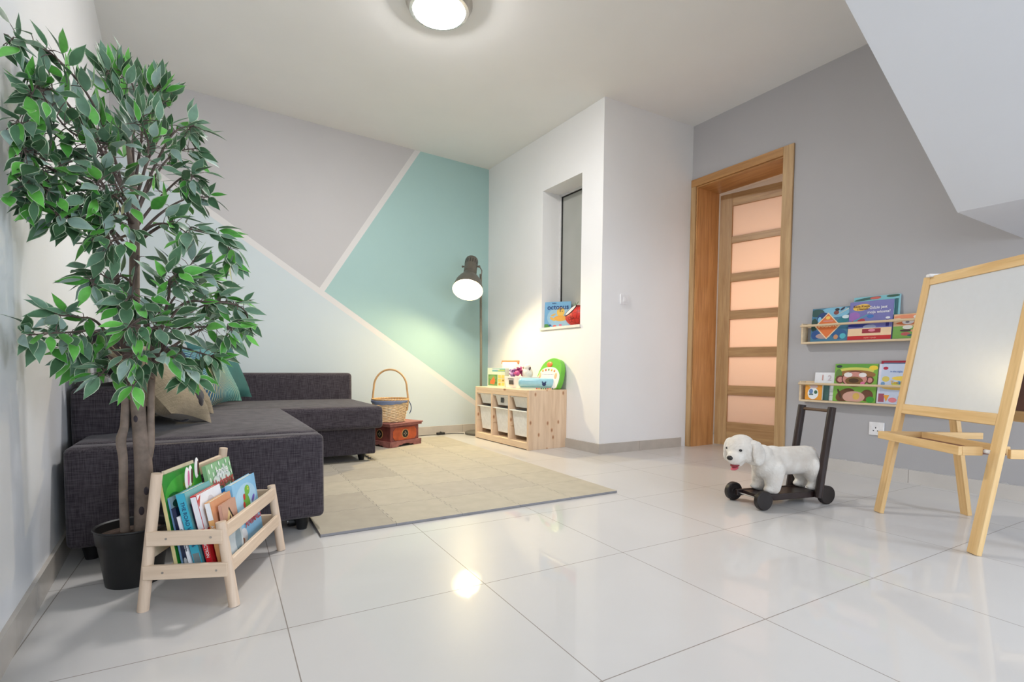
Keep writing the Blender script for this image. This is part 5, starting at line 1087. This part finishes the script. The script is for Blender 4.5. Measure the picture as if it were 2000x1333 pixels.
    for s in (1, -1): MB().ell(HP(0.054 if s > 0 else 0.044, 0.027*s-(0.010 if s < 0 else 0), 0.014), (0.0073, 0.0085, 0.0067), 14, 10, rot=rt).build('eye', bk, g)
    MB().ell(HP(0.056, 0, -0.052), (0.0317, 0.0232, 0.0098), 14, 8, rot=rt).build('mouth', mo, g)
    MB().ell(HP(0.064, 0.0, -0.066), (0.0268, 0.0171, 0.0073), 14, 8, rot=rt).build('tongue', pk, g)
dog_cart()

# ------------------------------------------------------------------ easel
def easel():
    f1 = Vector((2.912, 1.241, 0)); u = Vector((-0.574, -0.819, 0)); bk = Vector((0.819, -0.574, 0))
    EZ = Matrix(((u.x, bk.x, 0, f1.x), (u.y, bk.y, 0, f1.y), (0, 0, 1, 0), (0, 0, 0, 1)))
    t = thing('easel', 'pine children\'s easel with a white board and paint tray at the right', 'easel'); t.matrix_world = EZ
    pz = wood('easel_pine_z', (232, 198, 144), (208, 164, 104), 'z', 0.8, 0.42, amount=0.7); px = wood('easel_pine_x', (234, 200, 146), (210, 166, 106), 'x', 0.8, 0.42, amount=0.7); py = wood('easel_pine_y', (230, 194, 140), (204, 160, 100), 'y', 0.8, 0.42, amount=0.7)
    wb = plain('white_board_surface', (212, 214, 217), 0.25, var=0.01); bb = plain('brown_board_back', (120, 86, 76), 0.6); brd = plain('brown_tray_board', (128, 84, 68), 0.6); wht = plain('white_plastic_clip', (234, 232, 230), 0.4)
    Wd, Ht, dp = 0.584, 1.181, 0.191; T = 0.022; Lg = math.hypot(Ht, dp)
    def panel(sign, y_foot, first):
        # sign +1: the front panel leans backwards; -1: the back panel leans forwards
        ang = math.atan2(dp, Ht)*sign
        M = TR(0, y_foot, 0) @ RX(-ang)
        def part(mb, name, mat_, **k):
            o = mb.build(name, mat_, t, bevel=0.0025, **k); o.matrix_local = M; return o
        for x in (0.0, Wd): part(MB().box(x-0.024, x+0.024, -T/2, T/2, 0.0, Lg-0.0), 'leg', pz)
        part(MB().box(0.024, Wd-0.024, -T/2, T/2, Lg-0.045, Lg), 'top_rail', px); part(MB().box(0.024, Wd-0.024, -T/2, T/2, 0.512, 0.560), 'bottom_rail', px)
        part(MB().box(0.022, Wd-0.022, -0.004, 0.004, 0.556, Lg-0.042), 'drawing_board', wb if first else bb)
    panel(1, 0.0, True); panel(-1, 0.418, False)
    for x in (0.03, Wd-0.03): MB().box(x-0.014, x+0.014, dp-0.030, dp+0.045, Ht-0.006, Ht+0.010).build('hinge_clip', wht, t, bevel=0.004)
    # tray in front, carried by two cross bars that reach the back legs
    z0 = 0.384
    ya, yb = -0.048, 0.160
    MB().box(0.045, 0.545, ya, ya+0.016, z0, z0+0.036).build('tray_front', px, t, bevel=0.002); MB().box(0.061, 0.529, yb-0.016, yb, z0, z0+0.036).build('tray_back', px, t, bevel=0.002)
    MB().box(0.045, 0.061, ya+0.016, yb, z0, z0+0.036).build('tray_end', py, t, bevel=0.002); MB().box(0.529, 0.545, ya+0.016, 0.045, z0, z0+0.036).build('tray_end', py, t, bevel=0.002)
    MB().box(0.061, 0.529, ya+0.016, yb-0.016, z0+0.003, z0+0.009).build('tray_base', brd, t)
    MB().box(0.027, 0.043, 0.090, 0.445, z0+0.002, z0+0.034).build('side_bar', py, t, bevel=0.002); MB().box(0.586, 0.602, 0.100, 0.43, z0-0.002, z0+0.034).build('side_bar', py, t, bevel=0.002)
    MB().cyl((0.541, 0.056, z0+0.018), (0.566, 0.056, z0+0.018), 0.008, n=14).build('bolt_cap', wht, t)
easel()
